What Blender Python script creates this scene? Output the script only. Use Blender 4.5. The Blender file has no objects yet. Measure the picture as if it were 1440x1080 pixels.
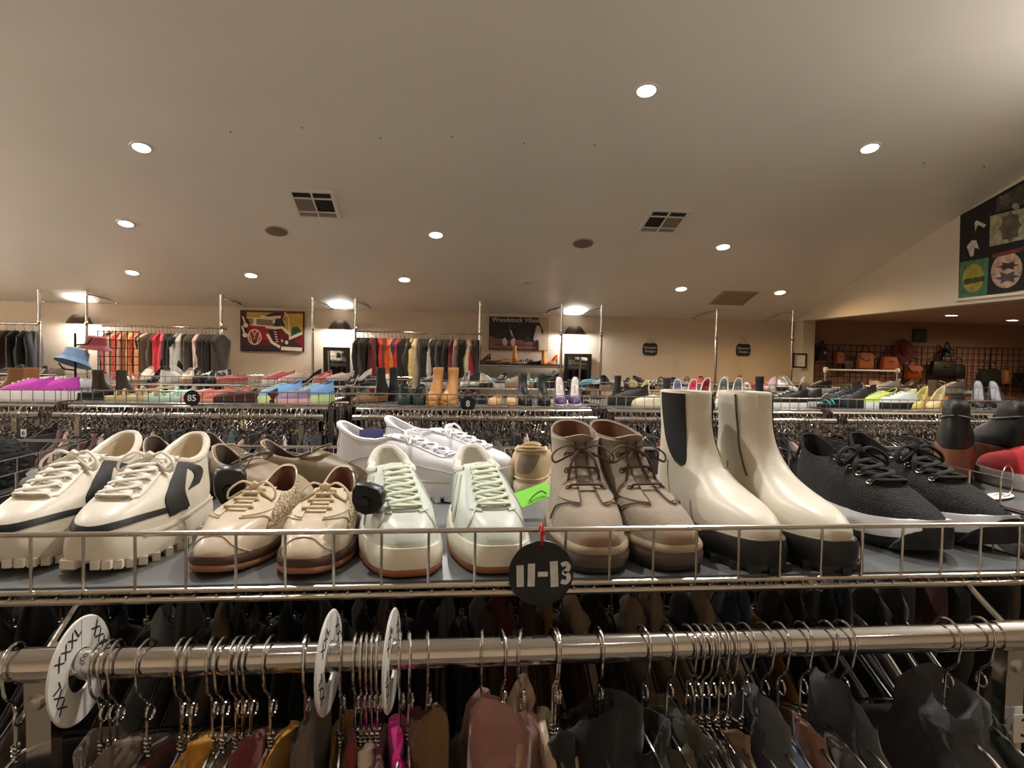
import bpy, bmesh, math, random
from mathutils import Vector, Matrix, noise
random.seed(7)
PI = math.pi
scene = bpy.context.scene
COL = scene.collection

# ------------------------------------------------------------------ camera
CAM = Vector((0, 0, 1.66))
F, YAW, PIT, ROLL = 950.0, math.radians(6.4), math.radians(2.23), .018
FW = Vector((math.sin(YAW)*math.cos(PIT), math.cos(YAW)*math.cos(PIT), -math.sin(PIT)))
r0 = Vector((math.cos(YAW), -math.sin(YAW), 0)); u0 = r0.cross(FW)
RT = r0*math.cos(ROLL) + u0*math.sin(ROLL); UP = u0*math.cos(ROLL) - r0*math.sin(ROLL)
cd = bpy.data.cameras.new('camera'); cam = bpy.data.objects.new('camera', cd); COL.objects.link(cam)
cd.sensor_width = 36; cd.lens = F/1440*36; cd.clip_start = .02; cd.clip_end = 60
mw = Matrix((RT, UP, -FW)).transposed().to_4x4(); mw.translation = CAM
cam.matrix_world = mw; scene.camera = cam
scene.view_settings.view_transform = 'Standard'; scene.view_settings.look = 'None'
scene.view_settings.gamma = 1; scene.view_settings.use_curve_mapping = False
scene.view_settings.exposure = 0.5

# survey helpers: a point of the room from its sight line and one known coordinate
def ray(px, py): return FW + RT*((px-720)/F) - UP*((py-540)/F)
def PY(px, py, Y): d = ray(px, py); return CAM + d*(Y/d.y)
def PZ(px, py, z): d = ray(px, py); return CAM + d*((z-CAM.z)/d.z)
def PX(px, py, X): d = ray(px, py); return CAM + d*(X/d.x)
CK, CZ, CY = .284, 2.245, 9.0                       # sloping ceiling: z = CZ + CK*(CY - y)
def ceil_z(y): return CZ + CK*(CY-y)
def PC(px, py):                                     # point of the ceiling on a sight line
    d = ray(px, py); t = (CZ+CK*CY-CAM.z)/(d.z+CK*d.y); return CAM + d*t

# ------------------------------------------------------------------ world and lamps out of frame
wd = bpy.data.worlds.new('world'); scene.world = wd; wd.use_nodes = True
wd.node_tree.nodes['Background'].inputs[0].default_value = (1, .93, .84, 1)
wd.node_tree.nodes['Background'].inputs[1].default_value = .3
WARM = (1, .80, .58); NEUT = (1, .962, .905); COOL = (.93, .97, 1)
LAMP_W = 40.0      # power of one ceiling downlight

# ------------------------------------------------------------------ materials
MATS = {}
def mat(name, col, rough=.6, metal=0, var=.12, scale=30, bump=0, bscale=200, sheen=0, coat=0, spec=.5, emit=None, es=0):
    if name in MATS: return MATS[name]
    m = bpy.data.materials.new(name); m.use_nodes = True; nt = m.node_tree; b = nt.nodes['Principled BSDF']
    tc = nt.nodes.new('ShaderNodeTexCoord')
    b.inputs['Roughness'].default_value = rough; b.inputs['Metallic'].default_value = metal
    b.inputs['Specular IOR Level'].default_value = spec
    if sheen: b.inputs['Sheen Weight'].default_value = sheen
    if coat: b.inputs['Coat Weight'].default_value = coat; b.inputs['Coat Roughness'].default_value = .15
    if emit:
        b.inputs['Emission Color'].default_value = (*emit, 1); b.inputs['Emission Strength'].default_value = es
    if var:
        n = nt.nodes.new('ShaderNodeTexNoise'); n.inputs['Scale'].default_value = scale; n.inputs['Detail'].default_value = 3
        nt.links.new(tc.outputs['Object'], n.inputs['Vector'])
        r = nt.nodes.new('ShaderNodeValToRGB')
        r.color_ramp.elements[0].position = .3; r.color_ramp.elements[1].position = .7
        r.color_ramp.elements[0].color = (*[c*(1-var) for c in col], 1)
        r.color_ramp.elements[1].color = (*[min(1, c*(1+var)) for c in col], 1)
        nt.links.new(n.outputs['Fac'], r.inputs[0]); nt.links.new(r.outputs[0], b.inputs['Base Color'])
    else: b.inputs['Base Color'].default_value = (*col, 1)
    if bump:
        n2 = nt.nodes.new('ShaderNodeTexNoise'); n2.inputs['Scale'].default_value = bscale; n2.inputs['Detail'].default_value = 4
        nt.links.new(tc.outputs['Object'], n2.inputs['Vector'])
        bp = nt.nodes.new('ShaderNodeBump'); bp.inputs['Strength'].default_value = bump; bp.inputs['Distance'].default_value = .004
        nt.links.new(n2.outputs['Fac'], bp.inputs['Height']); nt.links.new(bp.outputs[0], b.inputs['Normal'])
    MATS[name] = m; return m
def weave_mat(name, col, col2, scale, rough=.8):
    if name in MATS: return MATS[name]
    m = bpy.data.materials.new(name); m.use_nodes = True; nt = m.node_tree; b = nt.nodes['Principled BSDF']
    tc = nt.nodes.new('ShaderNodeTexCoord'); v = nt.nodes.new('ShaderNodeTexVoronoi'); v.inputs['Scale'].default_value = scale
    nt.links.new(tc.outputs['Object'], v.inputs['Vector'])
    r = nt.nodes.new('ShaderNodeValToRGB'); r.color_ramp.elements[0].color = (*col, 1); r.color_ramp.elements[1].color = (*col2, 1)
    r.color_ramp.elements[0].position = .25; r.color_ramp.elements[1].position = .75
    nt.links.new(v.outputs['Distance'], r.inputs[0]); nt.links.new(r.outputs[0], b.inputs['Base Color'])
    bp = nt.nodes.new('ShaderNodeBump'); bp.inputs['Strength'].default_value = .8; bp.inputs['Distance'].default_value = .002; bp.invert = True
    nt.links.new(v.outputs['Distance'], bp.inputs['Height']); nt.links.new(bp.outputs[0], b.inputs['Normal'])
    b.inputs['Roughness'].default_value = rough; MATS[name] = m; return m
def srgb(r, g, b): return tuple(((c/255)/12.92 if c/255 <= .04045 else ((c/255+.055)/1.055)**2.4) for c in (r, g, b))
def cloth(r, g, b, rough=.85, sheen=.2):
    return mat('fabric_%d_%d_%d' % (r, g, b), srgb(r, g, b), rough, var=.15, scale=25, bump=.25, bscale=350, sheen=sheen)
def leather(r, g, b, rough=.45):
    return mat('leather_%d_%d_%d' % (r, g, b), srgb(r, g, b), rough, var=.06, scale=20, bump=.08, bscale=250)
CHROME = mat('chrome', (.62, .60, .58), .11, 1, var=.05, scale=8)
WIRE = mat('chrome_wire', (.58, .55, .51), .2, 1, var=.08, scale=12)
SATIN = mat('satin_steel', (.55, .52, .48), .32, 1, var=.08, scale=6)
BLACKP = mat('black_plastic', (.008, .008, .009), .35, var=.1)
BLACKM = mat('black_paint', (.012, .011, .011), .6, var=.2)
WHITEP = mat('white_plastic', (.74, .72, .68), .4, var=.05)
PAPER = mat('white_paper', (.8, .77, .72), .8, var=.05)

# ------------------------------------------------------------------ object helpers
def thing(name, label, cat, loc=(0, 0, 0), rotz=0, group=None, scale=1):
    o = bpy.data.objects.new(name, None); COL.objects.link(o); o.empty_display_size = .05
    o.location = loc; o.rotation_euler = (0, 0, rotz); o.scale = (scale,)*3
    o['label'] = label; o['category'] = cat
    if group: o['group'] = group
    return o
def tag(o, label, cat, group=None):
    o['label'] = label; o['category'] = cat
    if group: o['group'] = group
    return o
def link(name, me, m, parent=None):
    o = bpy.data.objects.new(name, me); COL.objects.link(o)
    if not me.materials: me.materials.append(m)
    o.material_slots[0].link = 'OBJECT'; o.material_slots[0].material = m
    if parent: o.parent = parent
    return o
class MB:
    def __init__(s): s.v = []; s.f = []
    def add(s, vs, fs):
        n = len(s.v); s.v += [tuple(v) for v in vs]; s.f += [[i+n for i in f] for f in fs]; return s
    def box(s, x0, x1, y0, y1, z0, z1, M=None):
        vs = [Vector((x, y, z)) for x in (x0, x1) for y in (y0, y1) for z in (z0, z1)]
        if M: vs = [M @ v for v in vs]
        return s.add(vs, [(0, 1, 3, 2), (4, 6, 7, 5), (0, 4, 5, 1), (2, 3, 7, 6), (0, 2, 6, 4), (1, 5, 7, 3)])
    def tube(s, pts, r, n=8, closed=False, flat=None, caps=True):
        pts = [Vector(p) for p in pts]; N = len(pts); rr = r if isinstance(r, (list, tuple)) else [r]*N
        vs = []; prev = None
        for i, p in enumerate(pts):
            if closed: t = pts[(i+1) % N]-pts[i-1]
            else: t = pts[min(i+1, N-1)]-pts[max(i-1, 0)]
            t = t.normalized() if t.length > 1e-9 else Vector((0, 0, 1))
            if prev is None:
                a = Vector((0, 0, 1)) if abs(t.z) < .9 else Vector((1, 0, 0)); prev = t.cross(a).normalized()
            nrm = prev - t*prev.dot(t); nrm = nrm.normalized() if nrm.length > 1e-6 else t.orthogonal().normalized()
            prev = nrm; bn = t.cross(nrm)
            for k in range(n):
                a = 2*PI*k/n; ca, sa = math.cos(a)*rr[i], math.sin(a)*rr[i]
                vs.append(p + nrm*ca + bn*sa*(flat or 1))
        fs = []
        for i in range(N if closed else N-1):
            j = (i+1) % N
            for k in range(n):
                fs.append((i*n+k, i*n+(k+1) % n, j*n+(k+1) % n, j*n+k))
        if not closed and caps: fs += [tuple(range(n-1, -1, -1)), tuple(range((N-1)*n, N*n))]
        return s.add(vs, fs)
    def lathe(s, prof, n=24, c=(0, 0, 0), cap=True):             # (radius, z) about the z axis
        vs = []; c = Vector(c)
        for r, z in prof:
            for k in range(n):
                a = 2*PI*k/n; vs.append(c+Vector((r*math.cos(a), r*math.sin(a), z)))
        fs = [(i*n+k, i*n+(k+1) % n, (i+1)*n+(k+1) % n, (i+1)*n+k) for i in range(len(prof)-1) for k in range(n)]
        if cap and prof[0][0] > 1e-6: fs.append(tuple(range(n-1, -1, -1)))
        if cap and prof[-1][0] > 1e-6: fs.append(tuple(range((len(prof)-1)*n, len(prof)*n)))
        return s.add(vs, fs)
    def poly(s, pts, d):                               # flat polygon thickened by vector d
        pts = [Vector(p) for p in pts]; d = Vector(d); n = len(pts)
        vs = pts+[p+d for p in pts]
        fs = [tuple(range(n-1, -1, -1)), tuple(range(n, 2*n))]+[(i, (i+1) % n, n+(i+1) % n, n+i) for i in range(n)]
        return s.add(vs, fs)
    def mesh(s, name, smooth=True, angle=40):
        me = bpy.data.meshes.new(name); me.from_pydata(s.v, [], s.f); me.update()
        bm = bmesh.new(); bm.from_mesh(me); bmesh.ops.recalc_face_normals(bm, faces=bm.faces[:])
        if smooth:
            ca = math.radians(angle)
            for f in bm.faces: f.smooth = True
            for e in bm.edges:
                if len(e.link_faces) == 2 and e.calc_face_angle(0) > ca: e.smooth = False
        bm.to_mesh(me); bm.free(); return me
    def build(s, name, m, parent=None, smooth=True, angle=40): return link(name, s.mesh(name, smooth, angle), m, parent)
def struct(o): o['kind'] = 'structure'; return o
def dup(root, loc, rotz, label=None, group=None):
    r = root.copy(); COL.objects.link(r); r.location = loc; r.rotation_euler = (0, 0, rotz)
    if label: r['label'] = label
    if group: r['group'] = group
    for ch in list(root.children):
        c = ch.copy(); COL.objects.link(c); c.parent = r
        for g in ch.children:
            d = g.copy(); COL.objects.link(d); d.parent = c
    return r
def letters(name, body, size, m, parent, M, extrude=.0006):
    cu = bpy.data.curves.new(name, 'FONT'); cu.body = body; cu.size = size; cu.extrude = extrude
    cu.align_x = 'CENTER'; cu.align_y = 'CENTER'; cu.resolution_u = 3
    t = bpy.data.objects.new(name, cu); COL.objects.link(t)
    dg = bpy.context.evaluated_depsgraph_get(); me = bpy.data.meshes.new_from_object(t.evaluated_get(dg))
    bpy.data.objects.remove(t); me.name = name; me.transform(M); me.materials.clear()
    return link(name, me, m, parent)
def arc(c, r, a0, a1, n, ax='yz'):
    out = []
    for i in range(n+1):
        a = a0+(a1-a0)*i/n; p = [0, 0, 0]; i1, i2 = 'xyz'.index(ax[0]), 'xyz'.index(ax[1])
        p[i1] = math.cos(a)*r; p[i2] = math.sin(a)*r; out.append(Vector(p)+Vector(c))
    return out
def cr(vals, t):                                       # Catmull-Rom over a list of tuples
    n = len(vals)-1; t = max(0, min(n-1e-6, t)); i = int(t); u = t-i
    a, b, c, d = vals[max(i-1, 0)], vals[i], vals[i+1], vals[min(i+2, n)]
    return [.5*(2*b[k]+(c[k]-a[k])*u+(2*a[k]-5*b[k]+4*c[k]-d[k])*u*u+(3*b[k]-a[k]-3*c[k]+d[k])*u**3) for k in range(len(b))]
def smooth(pts, n): return [Vector(cr([tuple(p) for p in pts], (len(pts)-1)*i/n)) for i in range(n+1)]

# ------------------------------------------------------------------ the room
WALLM = mat('wall_paint', srgb(214, 196, 172), .55, var=.03, scale=1.5, bump=.05, bscale=60)
CEILM = mat('ceiling_paint', srgb(238, 232, 222), .38, var=.03, scale=1.2, bump=.10, bscale=9)
HEADM = mat('header_paint', srgb(218, 206, 186), .5, var=.03, scale=1.5, bump=.05, bscale=60)
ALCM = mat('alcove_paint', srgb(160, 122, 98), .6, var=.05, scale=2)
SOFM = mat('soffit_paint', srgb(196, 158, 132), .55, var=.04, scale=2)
FLOORM = mat('floor_concrete', srgb(120, 110, 98), .4, var=.25, scale=2)
XL, XR, YF, YB, XH = -7.0, 9.6, -4.0, 9.0, 4.955
struct(MB().box(XL, XR, YF, YB+.1, -.1, 0).build('floor', FLOORM))
b = MB(); z0, z1 = ceil_z(YF), ceil_z(YB+.1)
b.add([(XL, YF, z0), (XH+.15, YF, z0), (XH+.15, YB+.1, z1), (XL, YB+.1, z1), (XL, YF, z0+.1), (XH+.15, YF, z0+.1), (XH+.15, YB+.1, z1+.1), (XL, YB+.1, z1+.1)],
      [(0, 1, 2, 3), (7, 6, 5, 4), (0, 4, 5, 1), (1, 5, 6, 2), (2, 6, 7, 3), (3, 7, 4, 0)])
struct(b.build('ceiling', CEILM))
struct(MB().box(XL, XH+.05, YB, YB+.1, 0, CZ+.02).build('wall_back', WALLM))
struct(MB().box(XL-.1, XL, YF, YB+.1, 0, ceil_z(YF)+.1).build('wall_left', WALLM))
struct(MB().box(XL, XR, YF-.1, YF, 0, ceil_z(YF)+.1).build('wall_front', WALLM))
ZH = 2.255                                             # underside of the header over the side room
b = MB(); b.poly([(XH, YF, ZH), (XH, YB, ZH-.02), (XH, YB, CZ), (XH, YF, ceil_z(YF))], (.15, 0, 0)); struct(b.build('wall_right_header', HEADM))
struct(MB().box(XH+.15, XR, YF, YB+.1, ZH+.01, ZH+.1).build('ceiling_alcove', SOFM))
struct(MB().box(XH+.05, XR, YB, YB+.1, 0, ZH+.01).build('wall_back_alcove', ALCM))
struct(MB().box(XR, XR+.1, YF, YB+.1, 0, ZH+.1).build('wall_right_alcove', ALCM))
struct(MB().box(5.0, 5.17, 8.8, 9.0, 0, ZH).build('wall_corner_column', HEADM))
# ledge under the banner on the header
p0, p1 = PX(1345, 432, XH), PX(1500, 405, XH)
struct(MB().box(XH-.03, XH, p1.y-1.2, p0.y, 2.275, 2.30).build('trim_1', HEADM))

# ------------------------------------------------------------------ ceiling fittings
EM_W = mat('lamp_diffuser_white', (1, 1, 1), .5, var=0, emit=(1, .95, .88), es=14)
EM_Y = mat('lamp_diffuser_warm', (1, 1, 1), .5, var=0, emit=(1, .78, .45), es=10)
EM_OFF = mat('lamp_diffuser_off', (.75, .68, .6), .4, var=.03)
RING = mat('lamp_trim', (.8, .77, .72), .4, var=.03)
SLOPE = math.atan(CK)
def ceiling_mount(name, label, cat, p, group=None):
    t = thing(name, label, cat, p, 0, group); t.rotation_euler = (-SLOPE, 0, 0); return t
ring_me = MB().lathe([(.062, -.001), (.064, -.008), (.082, -.006), (.086, 0)], 28).mesh('trim_ring')
dif_me = MB().lathe([(0, -.004), (.062, -.004), (.062, -.001)], 28).mesh('diffuser')
def downlight(p, label, em, col, w, flat=False):
    t = thing('ceiling_downlight', label, 'downlight', p, 0, 'recessed ceiling downlights')
    if not flat: t.rotation_euler = (-SLOPE, 0, 0)
    link('trim_ring', ring_me, RING, t); link('diffuser', dif_me, em, t)
    if w:
        l = bpy.data.lights.new('downlight_lamp', 'SPOT'); l.energy = w; l.color = col; l.shadow_soft_size = .05
        l.spot_size = math.radians(165); l.spot_blend = .6
        o = bpy.data.objects.new('downlight_lamp', l); COL.objects.link(o); o.parent = t; o.location = (0, 0, -.02)
DL = [((909, 127), 'bright recessed downlight highest on the ceiling, right of centre', EM_W, NEUT, 1),
      ((199, 207), 'bright recessed downlight at upper left of the ceiling', EM_W, NEUT, 1),
      ((1223, 208), 'bright recessed downlight nearest the black banner', EM_W, NEUT, 1),
      ((177, 314), 'white recessed downlight left of the left air vent', EM_W, NEUT, 1),
      ((613, 330), 'white recessed downlight between the two round speakers', EM_W, NEUT, 1),
      ((1017, 347), 'white recessed downlight right of the right air vent', EM_W, NEUT, 1),
      ((186, 383), 'small warm downlight leftmost of the row near the back wall', EM_Y, WARM, .8),
      ((353, 387), 'small warm downlight above the red van painting', EM_Y, WARM, .8),
      ((569, 393), 'small warm downlight above the middle clothes rail', EM_Y, WARM, .8),
      ((741, 398), 'unlit recessed downlight above the dark poster', EM_OFF, WARM, 0),
      ((958, 406), 'warm downlight left of the flat ceiling grille', EM_Y, WARM, .8),
      ((1097, 411), 'amber downlight right of the flat ceiling grille near the corner', EM_Y, (1, .66, .3), .9)]
for (q, lab, em, c, w) in DL: downlight(PC(*q), lab, em, c, LAMP_W*w)
p = PZ(1338, 443, ZH+.01); downlight(p, 'recessed downlight in the low ceiling of the side room', EM_W, (1, .72, .48), 26, True)
for q in ((6.9, 3.2), (7.4, 8.0)): downlight(Vector((*q, ZH+.01)), 'extra downlight added to brighten the side room, %s' % ('toward the front' if q[1] < 5 else 'far right before the bag grid'), EM_W, (1, .72, .48), 26, True)  # two lamps added to brighten the dim side room
for i, (x, y) in enumerate([(-3.2, 2.4), (-.9, 2.2), (1.4, 2.3), (3.6, 2.2), (-3.4, -1.4), (-1.0, -1.9), (1.3, -1.6), (3.6, -1.8)]):  # lamps added outside the view, extra light for the near racks and room
    downlight(Vector((x, y, ceil_z(y))), 'recessed downlight added out of view above and behind the viewpoint, %s of eight' % ('one', 'two', 'three', 'four', 'five', 'six', 'seven', 'eight')[i], EM_W, NEUT, LAMP_W*(3.9 if y > 0 else .2))
# uplighters added out of view on the side walls to brighten the ceiling
UPS = mat('added_uplight_metal', srgb(92, 78, 66), .4, .6, var=.1)
UP_W = 235
for x, y, z, sg, lab in ((XL, 2.8, 3.0, 1, 'front one on the left wall'), (XL, 5.0, 2.5, 1, 'second on the left wall'), (XL, 7.0, 2.1, 1, 'rear one on the left wall'), (XH, .6, 3.2, -1, 'front one on the right wall'), (XH, 2.6, 2.8, -1, 'rear one on the right wall')):
    t = thing('added_uplight', 'dark metal bowl uplight added out of view to brighten the ceiling, %s' % lab, 'wall lamp', (x+sg*.2, y, z), 0, 'added bowl uplights on the side walls')
    MB().lathe([(.03, -.09), (.09, -.06), (.15, .02), (.147, .02), (.087, -.055), (.03, -.085)], 24).build('bowl', UPS, t)
    MB().tube([(-sg*.195, 0, -.06), (-sg*.08, 0, -.07), (-sg*.03, 0, -.07)], .01, 8).build('arm', UPS, t)
    l = bpy.data.lights.new('added_uplight_lamp', 'SPOT'); l.energy = UP_W; l.color = NEUT; l.shadow_soft_size = .08; l.spot_size = math.radians(165); l.spot_blend = .8
    o = bpy.data.objects.new('added_uplight_lamp', l); COL.objects.link(o); o.parent = t; o.rotation_euler = (PI, sg*(.45 if sg > 0 else .8), 0); l.energy *= (1.25 if y > 4 else 1) if sg > 0 else .45; o.location = (0, 0, .0)
GRILLE = mat('vent_louver', srgb(168, 150, 130), .6, var=.1)
DARKV = mat('vent_dark', srgb(42, 35, 28), .8, var=.2, scale=60)
TANV = mat('vent_tan', srgb(150, 132, 112), .7, var=.15, scale=40)
def vent(q, label, w, l, dark_left):
    t = ceiling_mount('ceiling_vent', label, 'air vent', PC(*q), 'square ceiling vents')
    bk_ = MB().box(-w/2, w/2, -l/2, l/2, -.004, -.001).build('backing', DARKV, t)
    f = MB()
    for x0, x1, y0, y1 in ((-w/2-.03, -w/2, -l/2-.03, l/2+.03), (w/2, w/2+.03, -l/2-.03, l/2+.03), (-w/2, w/2, -l/2-.03, -l/2), (-w/2, w/2, l/2, l/2+.03)):
        f.box(x0, x1, y0, y1, -.014, 0)
    f.build('frame', RING, t)
    g = MB().box(-.008, .008, -l/2, l/2, -.014, -.004); g.box(-w/2, w/2, -l/2+l*.24-.008, -l/2+l*.24+.008, -.014, -.004); g.box(-w/2, w/2, l/2-l*.2-.008, l/2-l*.2+.008, -.014, -.004)
    g.build('divider', RING, t)
    for sx in (-1, 1):
        m_ = TANV if (sx < 0) == dark_left else DARKV
        for k in range(9):
            y = -l/2+l*.26+k*(l*.52)/9
            a = .01 if sx < 0 else w/2-.01
            MB().box(min(sx*.012, sx*(w/2-.004)), max(sx*.012, sx*(w/2-.004)), y, y+.7*l*.52/9, -.011, -.006).build('louver', m_, bk_)
        MB().box(min(sx*.012, sx*(w/2-.004)), max(sx*.012, sx*(w/2-.004)), l/2-l*.18, l/2-.01, -.012, -.006).build('louver', TANV, bk_)
vent((443, 287), 'square ceiling air vent above the left round speaker', .33, .44, True)
vent((933, 311), 'square ceiling air vent above the right round speaker', .33, .40, False)
t = ceiling_mount('ceiling_grille', 'flat slatted return grille in the ceiling near the back corner', 'air vent', PC(1031, 419))
MB().box(-.20, .20, -.20, .20, -.004, -.001).build('backing', TANV, t)
f = MB()
for a in ((-.23, -.2, -.23, .23), (.2, .23, -.23, .23), (-.2, .2, -.23, -.2), (-.2, .2, .2, .23)): f.box(*a, -.012, 0)
f.build('frame', mat('grille_paint', srgb(176, 150, 126), .5), t)
for k in range(6): MB().box(-.185+k*.064, -.15+k*.064, -.2, .2, -.01, -.004).build('slat', GRILLE, t)
SPK = mat('speaker_mesh', srgb(128, 108, 92), .8, var=.12, scale=400)
for q, lab in (((389, 325), 'round brown ceiling speaker below the left air vent'), ((820, 342), 'round brown ceiling speaker below the right air vent')):
    t = ceiling_mount('ceiling_speaker', lab, 'speaker', PC(*q), 'round ceiling speakers')
    MB().lathe([(0, -.008), (.09, -.008), (.10, -.006)], 30).build('mesh_cover', SPK, t); MB().lathe([(.10, -.007), (.108, -.007), (.11, 0)], 30).build('rim', GRILLE, t)
for i, q in enumerate([(324, 185), (425, 179), (535, 194), (635, 192), (737, 201), (836, 204), (1300, 229), (1384, 234)]):
    lab = 'tiny dark screw hook in the ceiling, number %s from the left of the row' % ['one', 'two', 'three', 'four', 'five', 'six', 'seven', 'eight'][i]
    t = ceiling_mount('ceiling_hook', lab, 'hook', PC(*q), 'screw hooks across the ceiling')
    MB().lathe([(.006, 0), (.005, -.003), (.002, -.005)], 8).build('screw_base', BLACKM, t); MB().tube(arc((0, 0, -.008), .004, PI/2, -PI*.9, 8), .0015, 5).build('hook_wire', BLACKM, t)
# ------------------------------------------------------------------ back wall fittings
def W(px, py, d=0.0): return PY(px, py, YB-d)
# chrome floor-to-ceiling wall posts, each with a stay to the wall at its top
POSTS = [(55, -1, 'leftmost of all, beside the dark trousers'), (122, 1, 'behind the blue bucket hat'), (311, 1, 'at the right end of the first garment rail'), (440, 1, 'just right of the red van painting'),
         (500, 1, 'right of the first black-framed mirror'), (675, 0, 'left of the dark poster'), (790, -1, 'right of the dark poster'), (846, -1, 'right of the third wall lamp'), (1008, -1, 'between the two black plaques'), (1115, -1, 'in the back corner beside the column')]
PD = .42
for px, sd, where in POSTS:
    p = W(px, 450, PD); zt = ceil_z(p.y)
    t = thing('wall_post', 'slim chrome pole %s' % where, 'pole', (p.x, p.y, 0), 0, 'chrome poles along the back wall')
    MB().tube([(0, 0, 0), (0, 0, zt-.01)], .0165, 12).build('pole', CHROME, t)
    MB().lathe([(.024, zt-.02), (.024, zt-.005)], 14).build('top_cap', CHROME, t)
    MB().lathe([(.017, -.03), (.023, -.02), (.023, .02), (.017, .03)], 14, (0, 0, 1.98)).build('coupling', CHROME, t)
    if sd:
        MB().tube([(0, 0, zt-.04), (sd*.12, .20, zt-.07), (sd*.16, PD-.01, zt-.10)], .012, 8).build('stay', CHROME, t)
        c = MB(); c.tube([(sd*.16, PD-.03, zt-.10), (sd*.16, PD-.004, zt-.10)], .028, 12); c.build('wall_flange', CHROME, t)
# wall lamps: dark metal shades open at top and bottom
SHADE = mat('lamp_shade_metal', srgb(92, 78, 66), .4, .6, var=.1)
for px, py, where in ((112, 452, 'leftmost, above the blue bucket hat'), (478, 460, 'above the mirror with the teal reflection'), (808, 467, 'right of the dark poster')):
    p = W(px, py, .17)
    t = thing('wall_lamp', 'dark metal dome wall lamp, %s' % where, 'wall lamp', p, 0, 'dome wall lamps')
    MB().lathe([(.058, .082), (.078, .074), (.115, .035), (.15, -.03), (.147, -.03), (.112, .033), (.074, .07), (.056, .078), (.058, .082)], 28, cap=False).build('shade', SHADE, t)
    MB().tube([(0, .165, .02), (0, .1, .05), (0, .06, .07)], .009, 8).build('arm', SHADE, t)
    MB().lathe([(.0, .0), (.05, .0), (.05, .012), (0, .012)], 18).build('wall_plate', SHADE, t).matrix_local = Matrix.Translation((0, .166, .02)) @ Matrix.Rotation(PI/2, 4, 'X')
    MB().lathe([(0, -.012), (.009, -.008), (.012, .005), (.009, .03), (.006, .045), (.006, .06), (0, .06)], 16).build('bulb', mat('lamp_bulb', (1, 1, 1), .4, var=0, emit=COOL, es=25), t)
    l = bpy.data.lights.new('wall_lamp_light', 'POINT'); l.energy = 13; l.color = COOL; l.shadow_soft_size = .035
    o = bpy.data.objects.new('wall_lamp_light', l); COL.objects.link(o); o.parent = t; o.location = (0, 0, -.018)
# garment rails on the wall
RAILS = [((-60, 468), (53, 469)), ((146, 469), (317, 474)), ((500, 477), (675, 481))]
RZ = 1.955
for (a, b_), where in zip(RAILS, ('at the far left wall holding dark trousers', 'left of the red van painting', 'between the mirror and the dark poster')):
    A = W(*a, .42); B = W(*b_, .42)
    t = thing('garment_rail', 'chrome hanging rail on the back wall %s' % where, 'rail', (A.x, A.y, RZ), 0, 'wall garment rails')
    MB().tube([(0, 0, 0), (B.x-A.x, 0, 0)], .013, 10).build('rail_tube', CHROME, t)
    for x in (0, B.x-A.x): MB().lathe([(.013, -.02), (.02, -.016), (.02, .016), (.013, .02)], 12).build('end_cap', CHROME, t).matrix_local = Matrix.Translation((x, 0, 0)) @ Matrix.Rotation(PI/2, 4, 'Y')
# flat painted shapes on a panel; u to the right, v down, both 0..1
def panel(name, label, cat, P0, P1, depth, edge_m, ax='y'):
    t = thing(name, label, cat, P0)
    w, h = P1.x-P0.x, P0.z-P1.z
    MB().box(0, w, -depth, 0, -h, 0).build('canvas', edge_m, t)
    t['w'] = w; t['h'] = h; t['d'] = depth; t['k'] = 0
    return t
def paint(t, name, pts, col, rough=.6):
    t['k'] += 1; y = -t['d']-.0012*t['k']; w, h = t['w'], t['h']
    m = mat('paint_%d_%d_%d' % col, srgb(*col), rough, var=.08, scale=14)
    MB().poly([(u*w, y, -v*h) for u, v in pts], (0, .0011, 0)).build(name, m, t, smooth=False)
def stroke(t, name, pts, wd, col):                      # ribbon along a polyline in panel units
    w, h = t['w'], t['h']; P = [Vector((u*w, -v*h)) for u, v in pts]; L, R = [], []
    for i, p in enumerate(P):
        d = (P[min(i+1, len(P)-1)]-P[max(i-1, 0)]); d = d.normalized() if d.length > 0 else Vector((1, 0)); n = Vector((-d.y, d.x))*wd*w/2
        L.append(p+n); R.append(p-n)
    t['k'] += 1; y = -t['d']-.0012*t['k']
    mb = MB()
    for i in range(len(P)-1):
        mb.add([(L[i].x, y, L[i].y), (L[i+1].x, y, L[i+1].y), (R[i+1].x, y, R[i+1].y), (R[i].x, y, R[i].y)], [(0, 1, 2, 3)])
    mb.build(name, mat('paint_%d_%d_%d' % col, srgb(*col), .6, var=.08, scale=14), t, smooth=False)
def ell(cx, cy, rx, ry, n=24, a0=0): return [(cx+rx*math.cos(a0+2*PI*i/n), cy+ry*math.sin(a0+2*PI*i/n)) for i in range(n)]
CREAM, WINE, DKRED, RED, NAVY, GOLD, GREEN = (238, 222, 200), (72, 24, 32), (120, 28, 36), (172, 34, 40), (44, 38, 52), (206, 166, 62), (38, 84, 52)
t = panel('wall_painting', 'red van and sneaker painting on the back wall above dark shelves', 'painting', W(339, 436), W(428, 494.5), .035, mat('canvas_edge', srgb(50, 24, 26), .7))
paint(t, 'background', [(0.01, .01), (.99, .01), (.99, .99), (.01, .99)], DKRED)
paint(t, 'sky', [(.10, .05), (.62, .05), (.62, .22), (.10, .2)], GOLD); paint(t, 'sky', [(.70, .06), (.98, .06), (.98, .55), (.70, .55)], GOLD)
paint(t, 'windscreen', [(.12, .2), (.58, .22), (.55, .38), (.16, .37)], (150, 122, 106))
stroke(t, 'trim_line', [(.10, .19), (.34, .2), (.55, .22)], .02, CREAM); stroke(t, 'trim_line', [(.16, .36), (.38, .39), (.52, .40)], .025, CREAM); stroke(t, 'pillar', [(.23, .2), (.23, .37)], .05, CREAM)
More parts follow.
